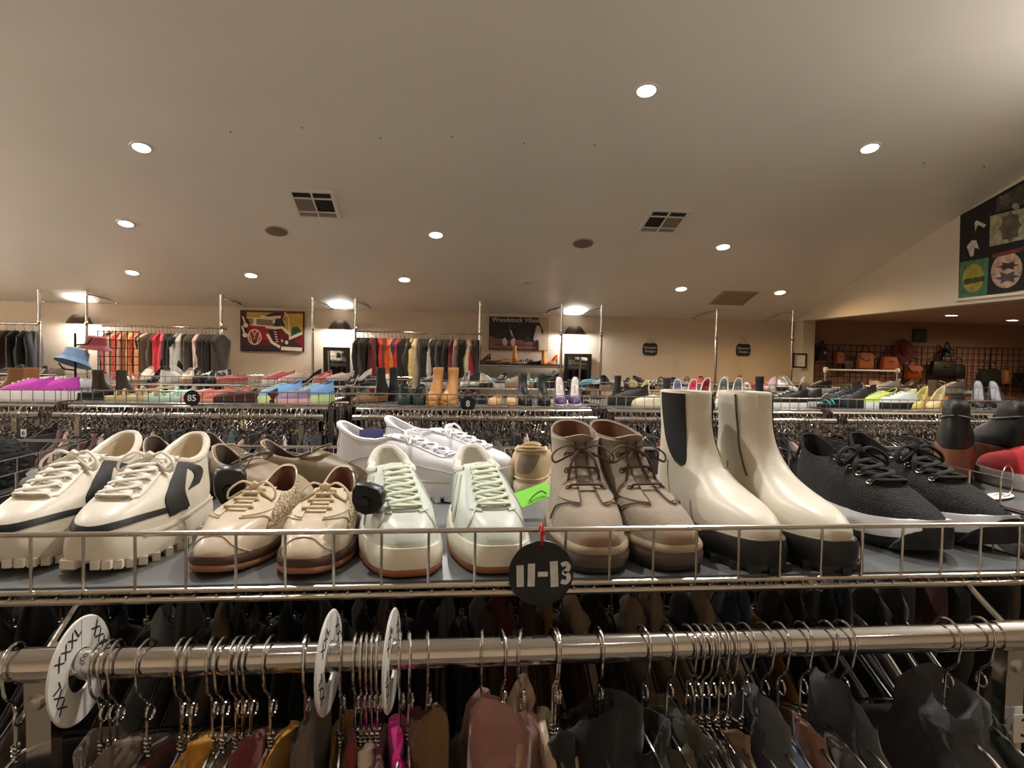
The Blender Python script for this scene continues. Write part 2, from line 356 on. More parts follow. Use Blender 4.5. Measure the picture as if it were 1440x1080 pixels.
paint(t, 'van_nose', [(.10, .38), (.46, .40), (.52, .72), (.12, .74)], RED)
paint(t, 'shadow_bush', [(.80, .62), (.82, .40), (.90, .38), (.97, .5), (.97, .58)], GREEN)
stroke(t, 'emblem_ring', ell(.228, .66, .10, .18, 28)+[(.328, .66)], .018, CREAM)
stroke(t, 'emblem_letter', [(.19, .5), (.228, .63), (.266, .5)], .017, CREAM)
stroke(t, 'emblem_letter', [(.145, .58), (.19, .81), (.228, .66), (.266, .81), (.311, .58)], .017, CREAM)
paint(t, 'dark_edge', [(.01, .02), (.06, .02), (.10, .4), (.12, .9), (.02, .98)], WINE); paint(t, 'ground', [(.02, .88), (.6, .86), (.64, .98), (.02, .98)], NAVY)
paint(t, 'sneaker_body', [(.5, .06), (.64, .04), (.66, .16), (.34, .16)], NAVY); stroke(t, 'sneaker_sole', [(.32, .15), (.45, .18), (.64, .15)], .04, CREAM)
paint(t, 'sneaker_body', [(.52, .36), (.56, .2), (.68, .2), (.68, .4)], (58, 52, 56)); stroke(t, 'sneaker_sole', [(.40, .40), (.55, .43), (.66, .41), (.80, .60)], .045, CREAM); paint(t, 'star_patch', ell(.53, .27, .022, .05, 10), CREAM)
paint(t, 'sneaker_body', [(.44, .5), (.55, .48), (.62, .85), (.55, .88), (.46, .7)], WINE); stroke(t, 'sneaker_sole', [(.43, .58), (.50, .78), (.63, .9)], .045, CREAM)
for k in range(5): stroke(t, 'lace', [(.535+.008*k, .52+.06*k), (.575+.008*k, .53+.06*k)], .016, CREAM)
paint(t, 'sneaker_body', [(.64, .72), (.72, .66), (.82, .72), (.98, .86), (.98, .92), (.66, .9)], (66, 30, 40)); stroke(t, 'sneaker_sole', [(.65, .93), (.98, .95)], .06, CREAM); paint(t, 'star_patch', ell(.735, .78, .026, .05, 12), CREAM); paint(t, 'star_patch', ell(.665, .74, .02, .04, 12), (210, 150, 140))
stroke(t, 'sneaker_sole', [(.78, .68), (.98, .54)], .045, CREAM); stroke(t, 'lace', [(.70, .03), (.76, .15), (.78, .45), (.78, .72)], .016, CREAM); stroke(t, 'lace', [(.72, .05), (.68, .22), (.73, .40), (.70, .22)], .014, (226, 206, 140))
for a, b_ in ((.10, .38), (.09, .62)): paint(t, 'toe_cap', ell(a, b_, .04, .055, 14), CREAM); stroke(t, 'lace', [(a-.05, b_-.22), (a-.01, b_-.05)], .025, CREAM)
t = panel('wall_poster', 'dark poster of people on a couch with white title', 'poster', W(688, 445), W(770, 493), .02, mat('poster_edge', srgb(46, 34, 32), .6))
paint(t, 'print', [(.005, .005), (.86, .005), (.86, .995), (.005, .995)], (44, 34, 36)); paint(t, 'print', [(.83, .005), (.995, .005), (.995, .995), (.83, .995)], (188, 160, 132))
paint(t, 'couch', [(.0, .62), (.06, .58), (.10, .66), (.80, .72), (.80, .97), (.02, .97)], (140, 92, 80)); paint(t, 'couch_seat', [(.10, .82), (.80, .84), (.80, .88), (.10, .87)], (92, 56, 52))
paint(t, 'figure_head', ell(.35, .31, .024, .05, 14), (92, 66, 54)); paint(t, 'figure_coat', [(.31, .40), (.37, .36), (.42, .6), (.36, .74), (.28, .7)], (38, 30, 30)); paint(t, 'figure_scarf', [(.345, .40), (.37, .40), (.41, .60), (.385, .6)], (206, 190, 172))
paint(t, 'figure_trousers', [(.36, .72), (.42, .62), (.44, .68), (.435, .86), (.38, .87)], (208, 194, 176)); paint(t, 'figure_trousers', [(.22, .70), (.27, .62), (.31, .74), (.29, .87), (.24, .86)], (208, 194, 176))
paint(t, 'figure_head', ell(.285, .44, .022, .045, 12), (74, 52, 44)); paint(t, 'plant', [(.60, .66), (.64, .56), (.70, .6), (.72, .74), (.62, .76)], (34, 44, 34))
paint(t, 'figure_hair', [(.79, .16), (.84, .13), (.92, .42), (.90, .52), (.84, .30)], (44, 26, 22)); paint(t, 'figure_coat', [(.80, .24), (.86, .28), (.90, .62), (.86, .80), (.74, .68)], (196, 176, 158)); paint(t, 'figure_legs', [(.79, .68), (.84, .7), (.84, .99), (.80, .99)], (30, 22, 22))
letters('lettering', 'Woodstock Vibes', .085, mat('print_white', (.75, .7, .64), .6, var=0), t, Matrix.Translation((t['w']*.43, -t['d']-.045, -t['h']*.10)) @ Matrix.Rotation(PI/2, 4, 'X'))
# mirrors
GLASS = mat('mirror_glass', (.85, .87, .86), .03, 1, var=0)
FRAMEB = mat('black_frame', srgb(34, 26, 22), .45, var=.2)
for a, b_, lab in (((457, 488), (494, 575), 'black-framed mirror under the middle wall lamp'), ((792, 497), (829, 580), 'black-framed mirror under the right wall lamp reflecting clothes')):
    A, B = W(*a), W(*b_); w, h = B.x-A.x, A.z-B.z
    t = thing('wall_mirror', lab, 'mirror', (A.x, A.y-.003, A.z), 0, 'black-framed mirrors')
    t.rotation_euler = (math.radians(3), 0, math.radians(-8 if a[0] < 600 else 8)); fw_ = .045
    MB().box(fw_, w-fw_, -.012, -.008, -h+fw_, -fw_).build('glass', GLASS, t)
    f = MB()
    for q in ((0, w, -fw_, 0), (0, w, -h, -h+fw_), (0, fw_, -h+fw_, -fw_), (w-fw_, w, -h+fw_, -fw_)): f.box(q[0], q[1], -.035, 0, q[2], q[3])
    f.build('frame', FRAMEB, t)
    t.location.y -= .08
# scalloped plaques
CHALK = mat('chalk_white', (.62, .6, .56), .9, var=.2, scale=80)
def plaque(px, py, lab, lines):
    p = W(px, py, .006); t = thing('hanging_plaque', lab, 'sign', p, 0, 'scalloped black plaques')
    pts = []
    for cx, cz, a0 in ((.075, .055, 0), (-.075, .055, PI/2), (-.075, -.055, PI), (.075, -.055, 1.5*PI)):
        pts.append((cx+.027*math.cos(a0-.2), 0, cz+.0*math.sin(a0)))
        for k in range(5): a = a0+k*PI/8; pts.append((cx+.027*math.cos(a), 0, cz+.027*math.sin(a)))
    order = [( .102, .018), (.096, .03), (.102, .05), (.085, .072), (.06, .086), (.03, .078), (0, .084), (-.03, .078), (-.06, .086), (-.085, .072), (-.102, .05), (-.096, .03), (-.102, .018), (-.108, 0),
             (-.102, -.018), (-.096, -.03), (-.102, -.05), (-.085, -.072), (-.06, -.086), (-.03, -.078), (0, -.084), (.03, -.078), (.06, -.086), (.085, -.072), (.102, -.05), (.096, -.03), (.102, -.018), (.108, 0)]
    MB().poly([(x, -.012, z) for x, z in order], (0, .012, 0)).build('board', BLACKM, t, smooth=False); bd = t.children[0]
    MB().tube([(-.055, -.004, .08), (0, -.004, .165), (.055, -.004, .08)], .003, 5).build('cord', mat('jute', srgb(120, 100, 70), .9), t)
    MB().lathe([(0, 0), (.006, 0), (.006, .01), (0, .01)], 8).build('nail', SATIN, t).matrix_local = Matrix.Translation((0, .004, .167)) @ Matrix.Rotation(PI/2, 4, 'X')
    for i, s in enumerate(lines): letters('lettering', s, .047, CHALK, bd, Matrix.Translation((0, -.0135, .022-.05*i)) @ Matrix.Rotation(PI/2, 4, 'X') @ Matrix.Shear('XY', 4, (.2, 0)))
plaque(914, 491, 'scalloped black chalk plaque hung between the chrome poles', ['Discount', 'Designs'])
plaque(1045, 492, 'scalloped black chalk plaque nearest the back corner', ['Discount', 'Designs'])
p = W(1292, 472, .0); t = thing('wall_sign', 'small square dark green sign above the bag grid', 'sign', p)
MB().box(-.105, .105, -.02, 0, -.095, .095).build('board', mat('sign_green', srgb(46, 48, 34), .7), t); MB().box(-.085, .085, -.022, -.02, -.07, .07).build('inset', mat('sign_green2', srgb(66, 70, 50), .8), t)
for i in range(3): MB().box(-.06, .05-.02*i, -.0236, -.0221, .035-.035*i, .043-.035*i).build('printed_line', mat('faded_print', srgb(110, 108, 84), .9), t)
p = W(1124, 507, .22); t = thing('framed_notice', 'black-framed printed notice on the corner column', 'picture frame', p)
fw_, w, h = .02, .20, .20
MB().box(-w/2+fw_, w/2-fw_, -.01, -.006, -h/2+fw_, h/2-fw_).build('paper', PAPER, t)
f = MB()
for q in ((-w/2, w/2, h/2-fw_, h/2), (-w/2, w/2, -h/2, -h/2+fw_), (-w/2, -w/2+fw_, -h/2, h/2), (w/2-fw_, w/2, -h/2, h/2)): f.box(q[0], q[1], -.02, 0, q[2], q[3])
f.build('frame', FRAMEB, t)
for k in range(6): MB().box(-.06, .03+.02*(k % 3), -.0108, -.0101, .05-.02*k, .053-.02*k).build('printed_line', mat('ink', srgb(140, 128, 116), .9), t)
# chrome shelf under the poster
A, B = W(677, 514, .40), W(792, 517, .40)
t = thing('wall_shelf', 'chrome-edged dark shelf under the poster holding orange shoes', 'shelf', (A.x, A.y, A.z))
SW = B.x-A.x
MB().box(0, SW, 0, .36, .012, .028).build('board', BLACKM, t); MB().tube([(0, 0, .0), (SW, 0, 0)], .018, 10).build('front_rail', CHROME, t)
for x in (.02, SW-.02): MB().box(x-.008, x+.008, 0, .38, -.03, .012).build('bracket', SATIN, t)
WSHELF = (A.x, A.y, A.z+.028, SW)
# banner on the header wall
t = thing('print_banner', 'black banner of printed patches high on the right wall', 'banner', (XH-.004, 0, 0))
def hp(px, py, d=0): v = PX(px, py, XH-d); return (v.x-XH, v.y, v.z)
MB().poly([hp(1353, 303), hp(1350, 424), hp(1520, 393), hp(1520, 210)], (-.015, 0, 0)).build('cloth', mat('banner_black', srgb(24, 20, 18), .8), t)
def hpatch(name, pts, col, lay):
    d = .015+.003*lay
    MB().poly([hp(x, y, d) for x, y in pts], (.0028, 0, 0)).build(name, mat('patch_%d_%d_%d' % col, srgb(*col), .8, var=.35, scale=18), t, smooth=False)
def el2(cx, cy, rx, ry, n=20, sk=0, star=0): return [(cx+rx*(1+star*(-1)**i)*math.cos(2*PI*i/n), cy+ry*(1+star*(-1)**i)*math.sin(2*PI*i/n)+sk*rx*math.cos(2*PI*i/n)) for i in range(n)]
hpatch('green_patch', [(1351, 369), (1391, 362), (1388, 416), (1348, 422)], (72, 110, 82), 1); hpatch('yellow_roundel', el2(1369, 391, 15, 20, 20, -.15), (150, 140, 52), 2); hpatch('dark_band', [(1356, 393), (1384, 388), (1384, 395), (1356, 401)], (60, 66, 32), 3)
hpatch('pale_patch', [(1393, 304), (1460, 288), (1460, 332), (1392, 347)], (158, 152, 126), 1); hpatch('ornament', el2(1421, 319, 14, 20, 16, -.2, .14), (96, 90, 72), 2)
hpatch('round_patch', el2(1416, 380, 22, 25, 24, -.15), (178, 148, 128), 1); hpatch('round_patch_figure', el2(1418, 374, 13, 5, 12, -.1, .3), (60, 42, 38), 2); hpatch('round_patch_figure', el2(1417, 390, 15, 7, 12, -.1, .35), (74, 66, 78), 2); hpatch('round_patch_title', [(1396, 358), (1440, 347), (1440, 353), (1396, 363)], (110, 52, 42), 2)
hpatch('white_mark', [(1371, 313), (1374, 310), (1387, 316), (1384, 320), (1375, 316), (1372, 325)], (200, 190, 182), 1); hpatch('white_mark', [(1360, 347), (1367, 338), (1373, 338), (1377, 350), (1371, 348), (1369, 360), (1365, 361)], (205, 190, 182), 1); hpatch('red_mark', el2(1369, 327, 6, 3, 8), (72, 20, 22), 1)
hpatch('grey_patch', [(1402, 280), (1470, 240), (1470, 278), (1401, 299)], (70, 66, 58), 1); hpatch('pale_roundel', el2(1429, 290, 5, 5, 10), (140, 132, 104), 2); hpatch('pale_roundel', el2(1414, 281, 9, 8, 10, 0, .2), (104, 92, 74), 2)
# wire grid with bags in the side room
GRID = mat('grid_black', srgb(30, 22, 18), .5, var=.1)
A, B = W(1146, 484, .05), W(1470, 487, .05); gz0, gz1 = 1.25, A.z
t = thing('wall_grid', 'black wire display grid across the side room wall', 'display grid', (A.x, A.y, 0))
n = int((B.x-A.x)/.09)
for k in range(n+1):
    MB().tube([(k*.09, 0, gz0), (k*.09, 0, gz1)], .0055 if k % 6 else .009, 5).build('upright_wire', GRID, t)
for k in range(int((gz1-gz0)/.09)+1): MB().tube([(0, -.008, gz1-k*.09), (n*.09, -.008, gz1-k*.09)], .005, 5).build('cross_wire', GRID, t)
def bag(px, py, w, h, m, lab, style):
    p = W(px, py, .10); t = thing('hanging_bag', lab, 'bag', p, 0, 'bags hung on the wall grid'); d = .09
    b = MB(); prof = [(-.5, -1, .8), (-.53, -.9, 1), (-.5, -.5, 1), (-.45, -.08, .8), (-.40, 0, .5)]
    rows = []
    for u, v, dd in prof:
        hw = -u*w; rows.append([(-hw, 0, v*h), (-hw*.92, -d*dd*.8, v*h), (0, -d*dd, v*h), (hw*.92, -d*dd*.8, v*h), (hw, 0, v*h)])
    b.add([q for r in rows for q in r], [(i*5+k, i*5+k+1, i*5+k+6, i*5+k+5) for i in range(len(rows)-1) for k in range(4)]+[(0, 1, 2, 3, 4), tuple(range((len(rows)-1)*5+4, (len(rows)-1)*5-1, -1))])
    b.build('bag_body', m, t)
    if style != 'pack': MB().tube(smooth([(-w*.3, -d*.4, 0), (-w*.2, -d*.4, h*.35), (0, -.02, h*.5), (w*.2, -d*.4, h*.35), (w*.3, -d*.4, 0)], 14), .008, 6).build('handle', mat('strap_dark', srgb(60, 34, 22), .5), t)
    else: MB().tube(smooth([(-.05, -.03, -.02), (0, -.02, .08), (.05, -.03, -.02)], 10), .012, 6).build('handle', BLACKM, t)
    if style in ('flap', 'pack'):
        q = [(-w*.42, -d*.6, -.01), (w*.42, -d*.6, -.01), (w*.46, -d*1.08, -h*.30), (w*.2, -d*1.12, -h*.5), (-w*.2, -d*1.12, -h*.5), (-w*.46, -d*1.08, -h*.30)]
        MB().poly(q, (0, -.008, 0)).build('flap', m, t); MB().lathe([(0, 0), (.018, 0), (.018, .01), (0, .01)], 12).build('clasp', mat('brass', (.6, .42, .18), .3, 1), t).matrix_local = Matrix.Translation((0, -d*1.12-.008, -h*.45)) @ Matrix.Rotation(PI/2, 4, 'X')
    else: MB().box(-w*.1, w*.1, -d*1.02-.008, -d*.9, -h*.4, -h*.34).build('clasp', mat('brass', (.6, .42, .18), .3, 1), t)
TAN_, ORG_ = leather(206, 132, 84), leather(196, 104, 56)
bag(1154, 487, .13, .2, BLACKM, 'black backpack at the left end of the wire grid', 'pack')
bag(1179, 494, .12, .18, leather(140, 76, 46), 'brown strappy pouch second from the left on the grid', 'tote')
bag(1190, 506, .13, .16, leather(52, 34, 26), 'dark brown small bag low behind the brown pouch', 'tote')
bag(1215, 496, .22, .22, TAN_, 'tan flap handbag on the grid, left of the two big tan bags', 'flap')
bag(1249, 501, .24, .19, ORG_, 'orange-tan tote handbag right of the flap handbag', 'tote')
bag(1282, 513, .22, .20, leather(160, 72, 36), 'rust leather saddle bag under the red hat', 'flap')
bag(1325, 507, .40, .22, leather(34, 30, 26), 'large black slouchy shoulder bag in the middle of the grid', 'tote')
bag(1346, 512, .16, .20, leather(26, 22, 20), 'narrow black bag right of the slouchy bag', 'tote')
bag(1390, 519, .32, .24, leather(34, 42, 34), 'dark green tote bag near the right end of the grid', 'tote')
bag(1412, 520, .09, .2, leather(150, 96, 66), 'narrow tan pouch right of the green tote', 'tote')
bag(1432, 524, .20, .22, leather(24, 20, 18), 'black box bag at the right edge of the grid', 'flap')
bag(1330, 489, .12, .13, BLACKM, 'small black twin-strap purse above the slouchy bag', 'pack')
p = W(1272, 492, .12); t = thing('felt_hat', 'dark red wide-brimmed hat hung on the wire grid', 'hat', p); t.rotation_euler = (math.radians(75), 0, 0)
RF = cloth(104, 36, 34); MB().lathe([(0, .11), (.05, .105), (.075, .07), (.085, 0), (.075, 0), (0, .0)], 24).build('crown', RF, t); MB().lathe([(.08, 0), (.14, -.012), (.16, -.006), (.14, -.004), (.08, .008)], 28).build('brim', RF, t); MB().lathe([(.0865, .0), (.083, .03), (.08, .03), (.08, 0)], 24).build('band', BLACKM, t)
# free-standing short faceout rail in front of the grid
A = PY(1161, 520, 8.2); B = PY(1262, 523, 8.2)
t = thing('short_rail', 'short white-capped hanging rail before the bag grid', 'rail', (A.x, A.y, 0)); zr = A.z
MB().tube([(0, 0, zr), (B.x-A.x, 0, zr)], .012, 8).build('rail_tube', WHITEP, t)
for x in (0, B.x-A.x):
    MB().lathe([(0, -.015), (.035, -.015), (.035, .015), (0, .015)], 14).build('end_cap', WHITEP, t).matrix_local = Matrix.Translation((x, 0, zr)) @ Matrix.Rotation(PI/2, 4, 'Y')
    MB().tube([(x, 0, 0), (x, 0, zr)], .012, 8).build('leg', SATIN, t)
# hat stand with cap, bucket hat and small black rack by the left wall post
p = PY(106, 520, 6.0); t = thing('hat_stand', 'thin black wire hat stand behind the magenta sneakers', 'stand', (p.x, p.y, 0))
MB().tube([(0, 0, 0), (0, 0, 1.80)], .010, 8).build('stem', GRID, t); MB().lathe([(.16, 0), (.16, .015), (.02, .03)], 20).build('base', GRID, t)
for i, (dx, dz) in enumerate(((.0, 1.66), (.16, 1.76), (-.1, 1.55))): MB().tube([(0, 0, dz-.06), (dx*.7, -.04, dz-.05), (dx, -.06, dz)], .007, 6).build('arm', GRID, t)
def lathe_hat(name, lab, loc, m, crown, brim, tilt):
    h = thing(name, lab, 'hat', loc); h.rotation_euler = tilt
    MB().lathe([(0, crown[1]), (crown[0]*.7, crown[1]), (crown[0]*.93, crown[1]*.85), (crown[0]*1.05, 0), (crown[0]*1.0, 0), (0, 0.01)], 26).build('crown', m, h)
    MB().lathe([(crown[0], .004), (brim, -brim*.28), (brim, -brim*.28-.004), (crown[0], -.004)], 28).build('brim', m, h)
    return h
lathe_hat('bucket_hat', 'light blue bucket hat tilted on a stand at left', PY(105, 505, 5.95), cloth(136, 168, 210), (.095, .085), .14, (math.radians(-18), math.radians(12), 0))
lathe_hat('sun_hat', 'dusty red wide-brimmed hat above the blue bucket hat', PY(135, 485, 6.05), cloth(150, 66, 72), (.08, .075), .13, (0, math.radians(6), 0))
GR = thing('wire_rack', 'small black wire panel rack beside the red hat', 'display grid', PY(138, 527, 7.75))
for k in range(8): MB().tube([(k*.06, 0, -.3), (k*.06, 0, .48)], .006, 5).build('upright_wire', GRID, GR)
for k in range(9): MB().tube([(0, 0, -.25+k*.09), (.42, 0, -.25+k*.09)], .005, 5).build('cross_wire', GRID, GR)
for x in (0, .42): MB().tube([(x, 0, -.3), (x, .0, -GR.location.z+.0)], .009, 6).build('leg', GRID, GR)
# ------------------------------------------------------------------ shoes
# A shoe points its toe along -y. Each ring of the upper runs from a front point (yf, zf) to a back point (yb, zb)
class Shoe:
    def __init__(s, prof, lift=None, g=None, bow=-.012, taper=0):
        s.prof = prof; s.n = len(prof)-1; s.y0 = prof[0][0]; s.L = prof[0][2]-prof[0][0]; s.lift = lift or (lambda y: 0); s.bow = bow; s.taper = taper
        s.g = g or [(0, .86), (.12, .94), (.32, 1.0), (.5, .93), (.66, .84), (.85, .80), (1, .78)]
    def gw(s, y):
        t = (y-s.y0)/s.L; G = s.g
        for (a, b), (c, d) in zip(G, G[1:]):
            if t <= c: u = max(0, (t-a)/(c-a)); u = u*u*(3-2*u); return b+(d-b)*u
        return G[-1][1]
    def raw(s, v, ph, e=0):
        yf, zf, yb, zb, w, p = cr(s.prof, v); a = (yb-yf)/2; yc = (yf+yb)/2
        y = yc-(a+e)*math.cos(ph); sn = math.sin(ph)
        x = math.copysign(abs(sn)**max(p, .3), sn)*(w*s.gw(yc-a*math.cos(ph))+e)
        if s.taper: x += s.taper*max(0, (.1-y))**2
        q = (1-math.cos(ph))/2; z = zf+(zb-zf)*q+s.bow*math.sin(PI*q)*(v/s.n)**3
        return Vector((x, y, z+s.lift(y)))
    def S(s, v, ph, off=0):
        p = s.raw(v, ph)
        if off:
            d = .02; a = s.raw(min(v+d, s.n), ph)-s.raw(max(v-d, 0), ph); b = s.raw(v, ph+d)-s.raw(v, ph-d)
            n = b.cross(a); n = n.normalized() if n.length > 1e-12 else Vector((0, 0, 1))
            q_ = cr(s.prof, v); c = Vector((0, (q_[0]+q_[2])/2, p.z-.03))
            if n.dot(p-c) < 0: n = -n
            p = p+n*off
        return p
    def upper(s, m, t, nv=24, nc=40, v1=None, name='upper'):
        v1 = v1 or s.n; mb = MB(); vs = [s.raw(v1*i/nv, 2*PI*k/nc) for i in range(nv+1) for k in range(nc)]
        top = [v for v in vs[-nc:]]; c = sum(top, Vector())/nc
        for sc, dz in ((.965, .003), (.91, .0)):        # rolled collar edge
            vs += [Vector((c.x+(v.x-c.x)*sc, c.y+(v.y-c.y)*sc, v.z+dz)) for v in top]
        R = nv+3
        fs = [(i*nc+k, i*nc+(k+1) % nc, (i+1)*nc+(k+1) % nc, (i+1)*nc+k) for i in range(R-1) for k in range(nc)]
        return mb.add(vs, fs).build(name, m, t, angle=70)
    def lining(s, m, t, nc=32, depth=None):
        top = [s.raw(s.n, 2*PI*k/nc) for k in range(nc)]; c = sum(top, Vector())/nc; vs = []
        zb = s.raw(0, 0).z+.012
        for sc, f in ((.92, 0), (.86, .12), (.80, .5), (.78, .92), (.05, .95)):
            vs += [Vector((c.x+(v.x-c.x)*sc, c.y+(v.y-c.y)*sc, v.z+(zb+s.lift(v.y)-v.z)*f-.001)) for v in top]
        fs = [(i*nc+k, i*nc+(k+1) % nc, (i+1)*nc+(k+1) % nc, (i+1)*nc+k) for i in range(4) for k in range(nc)]
        return MB().add(vs, fs).build('lining', m, t, angle=70)
    def sole(s, name, m, t, z0, z1, e0, e1, nc=48, spring=0, rows=3):
        vs = []; c = Vector((0, 0, 0))
        for i in range(rows+1):
            f = i/rows; e = e0+(e1-e0)*f+.0025*math.sin(PI*f); zz = z0+(z1-z0)*f
            for k in range(nc):
                p = s.raw(0, 2*PI*k/nc, e); ty = max(0, (s.y0+s.L*.3-p.y)/(s.L*.3))
                p.z = zz+spring*ty*ty+s.lift(p.y); vs.append(p)
        fs = [(i*nc+k, i*nc+(k+1) % nc, (i+1)*nc+(k+1) % nc, (i+1)*nc+k) for i in range(rows) for k in range(nc)]
        fs += [tuple(range(nc-1, -1, -1)), tuple(range(rows*nc, (rows+1)*nc))]
        return MB().add(vs, fs).build(name, m, t, angle=50)
    def sole_arc(s, name, m, t, z0, z1, e, p0, p1, spring=0, n=24):
        vs = []
        for k in range(n+1):
            u = k/n; a = p0+(p1-p0)*u; f = math.sin(PI*u)**.6 if 0 < u < 1 else 0
            for z, ee in ((z0, e-.02), (z0, e), (z0+(z1-z0)*.5*f, e+.0015), (z0+(z1-z0)*f, e), (z0+(z1-z0)*f, e-.02)):
                p = s.raw(0, a, ee); ty = max(0, (s.y0+s.L*.3-p.y)/(s.L*.3)); p.z = z+spring*ty*ty; vs.append(p)
        fs = [(i*5+k, i*5+k+1, (i+1)*5+k+1, (i+1)*5+k) for i in range(n) for k in range(4)]
        return MB().add(vs, fs).build(name, m, t, angle=60)
    def patch(s, name, m, t, fn, nu=8, nv=8, d=.0015):   # raised panel over fn(a, b) -> (v, phi)
        vs = []
        for i in range(-1, nu+2):
            for j in range(-1, nv+2):
                a, b = min(max(i/nu, 0), 1), min(max(j/nv, 0), 1); edge = i in (-1, nu+1) or j in (-1, nv+1)
                v, ph = fn(a, b); vs.append(s.S(v, ph, -.0008 if edge else d))
        R = nv+3
        fs = [(i*R+j, i*R+j+1, (i+1)*R+j+1, (i+1)*R+j) for i in range(nu+2) for j in range(nv+2)]
        return MB().add(vs, fs).build(name, m, t, angle=80)
    def line(s, name, m, t, path, r=.0012, d=.0005, n=24, flat=None, seg=6):
        P = [s.S(*cr(path, (len(path)-1)*i/n), d) for i in range(n+1)]
        return MB().tube(P, r, seg, flat=flat).build(name, m, t)
    def laces(s, m, t, rows, phe=.34, r=.0028, flat=.6, d=.004, cross=True, name='lace', phend=None):
        nr = len(rows)
        for i, v in enumerate(rows):
            ph = phe+((phend or phe)-phe)*i/max(1, nr-1)
            if not cross or i == 0:
                P = [s.S(v, ph*(2*k/8-1), d if 0 < k < 8 else -.001) for k in range(9)]; MB().tube(P, r, 8, flat=flat).build(name, m, t)
            if cross and i < nr-1:
                for sg in (-1, 1):
                    P = [s.S(v+(rows[i+1]-v)*k/8, sg*ph*(2*k/8-1), (d+(.002 if sg > 0 else 0))if 0 < k < 8 else -.001) for k in range(9)]
                    MB().tube(P, r, 8, flat=flat).build(name, m, t)
    def bow_knot(s, m, t, v, r=.0026, size=.035, d=.006, ends=True, drop=.045):
        c = s.S(v, 0, d); k = MB(); k.tube([c+Vector((-.006, 0, 0)), c+Vector((0, -.002, .003)), c+Vector((.006, 0, 0))], [r*1.6, r*2.2, r*1.6], 8); kn = k.build('lace_knot', m, t)
        for sg in (-1, 1):
            P = smooth([c, c+Vector((sg*size*.5, -.004, .008)), c+Vector((sg*size*1.0, -.010, -.004)), c+Vector((sg*size*.95, -.016, -.016)), c+Vector((sg*size*.45, -.012, -.006)), c], 20)
            MB().tube(P, r, 6, flat=.6).build('lace_loop', m, kn)
            if ends:
                P = smooth([c, c+Vector((sg*size*.35, -.016, -.010)), c+Vector((sg*size*.55, -.026, -drop*.55)), c+Vector((sg*size*.62, -.032, -drop))], 14); MB().tube(P, r*.9, 6).build('lace_end', m, kn)
    def eyelets(s, m, t, rows, phe, r=.0042, d=.0015, phend=None):
        for i, v in enumerate(rows):
            ph = phe+((phend or phe)-phe)*i/max(1, len(rows)-1)
            for sg in (-1, 1):
                c = s.S(v, sg*ph, d); n = (s.S(v, sg*ph, .01)-s.S(v, sg*ph, .001)).normalized(); a = n.orthogonal().normalized(); b = n.cross(a)
                MB().tube([c+(a*math.cos(2*PI*k/12)+b*math.sin(2*PI*k/12))*r for k in range(12)], .0012, 5, closed=True).build('eyelet', m, t)
    def tongue(s, m, t, v0, w=.026, ext=.025, lean=.012, th=.004, puff=.004, name='tongue'):
        P = [s.raw(v0+(s.n-v0)*i/6, 0)+Vector((0, .003, -.001)) for i in range(7)]
        d = (P[-1]-P[-2]).normalized(); e = P[-1]
        P += [e+d*ext*.5+Vector((0, -lean*.3, 0)), e+d*ext+Vector((0, -lean, 0))]
        vs = []; n = len(P); nx = 8
        for side in (1, -1):
            for i, p in enumerate(P):
                f = i/(n-1)
                for j in range(nx+1):
                    u = j/nx*2-1; edge = (1-abs(u)**4)
                    rnd = 1 if i < n-1 else .86
                    vs.append(p+Vector((u*w*rnd, (u*u)*.010+(-th if side > 0 else th)*edge*(.6+f)-(puff*edge if i >= n-3 and side > 0 else 0), -u*u*.006*(i == n-1))))
        m_ = n*(nx+1); fs = []
        for q in (0, m_):
            for i in range(n-1):
                for j in range(nx): a = q+i*(nx+1)+j; fs.append((a, a+1, a+nx+2, a+nx+1))
        for i in range(n-1):
            for j in (0, nx): a = i*(nx+1)+j; fs.append((a, a+nx+1, m_+a+nx+1, m_+a))
        for j in range(nx): a = (n-1)*(nx+1)+j; fs.append((a, a+1, m_+a+1, m_+a))
        return MB().add(vs, fs).build(name, m, t, angle=80)
SH = 1.374                                             # top of the near shelf panel
def shoe_root(name, lab, cat, toe, ang, L, group, z=SH, scale=1):
    d = Vector((-math.sin(ang), math.cos(ang))); 
    return thing(name, lab, cat, (toe[0]+d.x*L/2*scale, toe[1]+d.y*L/2*scale, z), ang, group, scale)
RUN = [(-.148, .036, .148, .038, .051, .52), (-.147, .054, .153, .056, .051, .58), (-.126, .071, .152, .076, .048, .62), (-.080, .085, .150, .092, .045, .62), (-.035, .100, .147, .106, .042, .65), (.000, .111, .146, .120, .039, .68), (.022, .116, .150, .136, .038, .72)]
CUP = [(-.143, .030, .140, .030, .0485, .5), (-.142, .043, .143, .05, .048, .56), (-.122, .060, .144, .07, .046, .6), (-.075, .075, .143, .085, .043, .6), (-.035, .089, .142, .096, .040, .65), (.000, .101, .141, .108, .037, .7), (.022, .107, .143, .119, .036, .72)]
OXF = [(-.150, .018, .143, .022, .047, .62), (-.148, .034, .145, .042, .048, .62), (-.118, .054, .145, .060, .046, .62), (-.068, .066, .143, .070, .042, .62), (-.03, .074, .141, .079, .038, .65), (-.004, .080, .140, .088, .035, .7), (.010, .083, .142, .098, .034, .72)]
DES = [(-.146, .030, .136, .032, .0495, .52), (-.145, .047, .138, .05, .0495, .58), (-.118, .066, .140, .07, .047, .6), (-.068, .080, .139, .09, .044, .6), (-.022, .098, .137, .108, .042, .65), (.008, .124, .136, .128, .040, .7), (.018, .140, .137, .148, .041, .8), (.015, .152, .139, .171, .043, .85)]
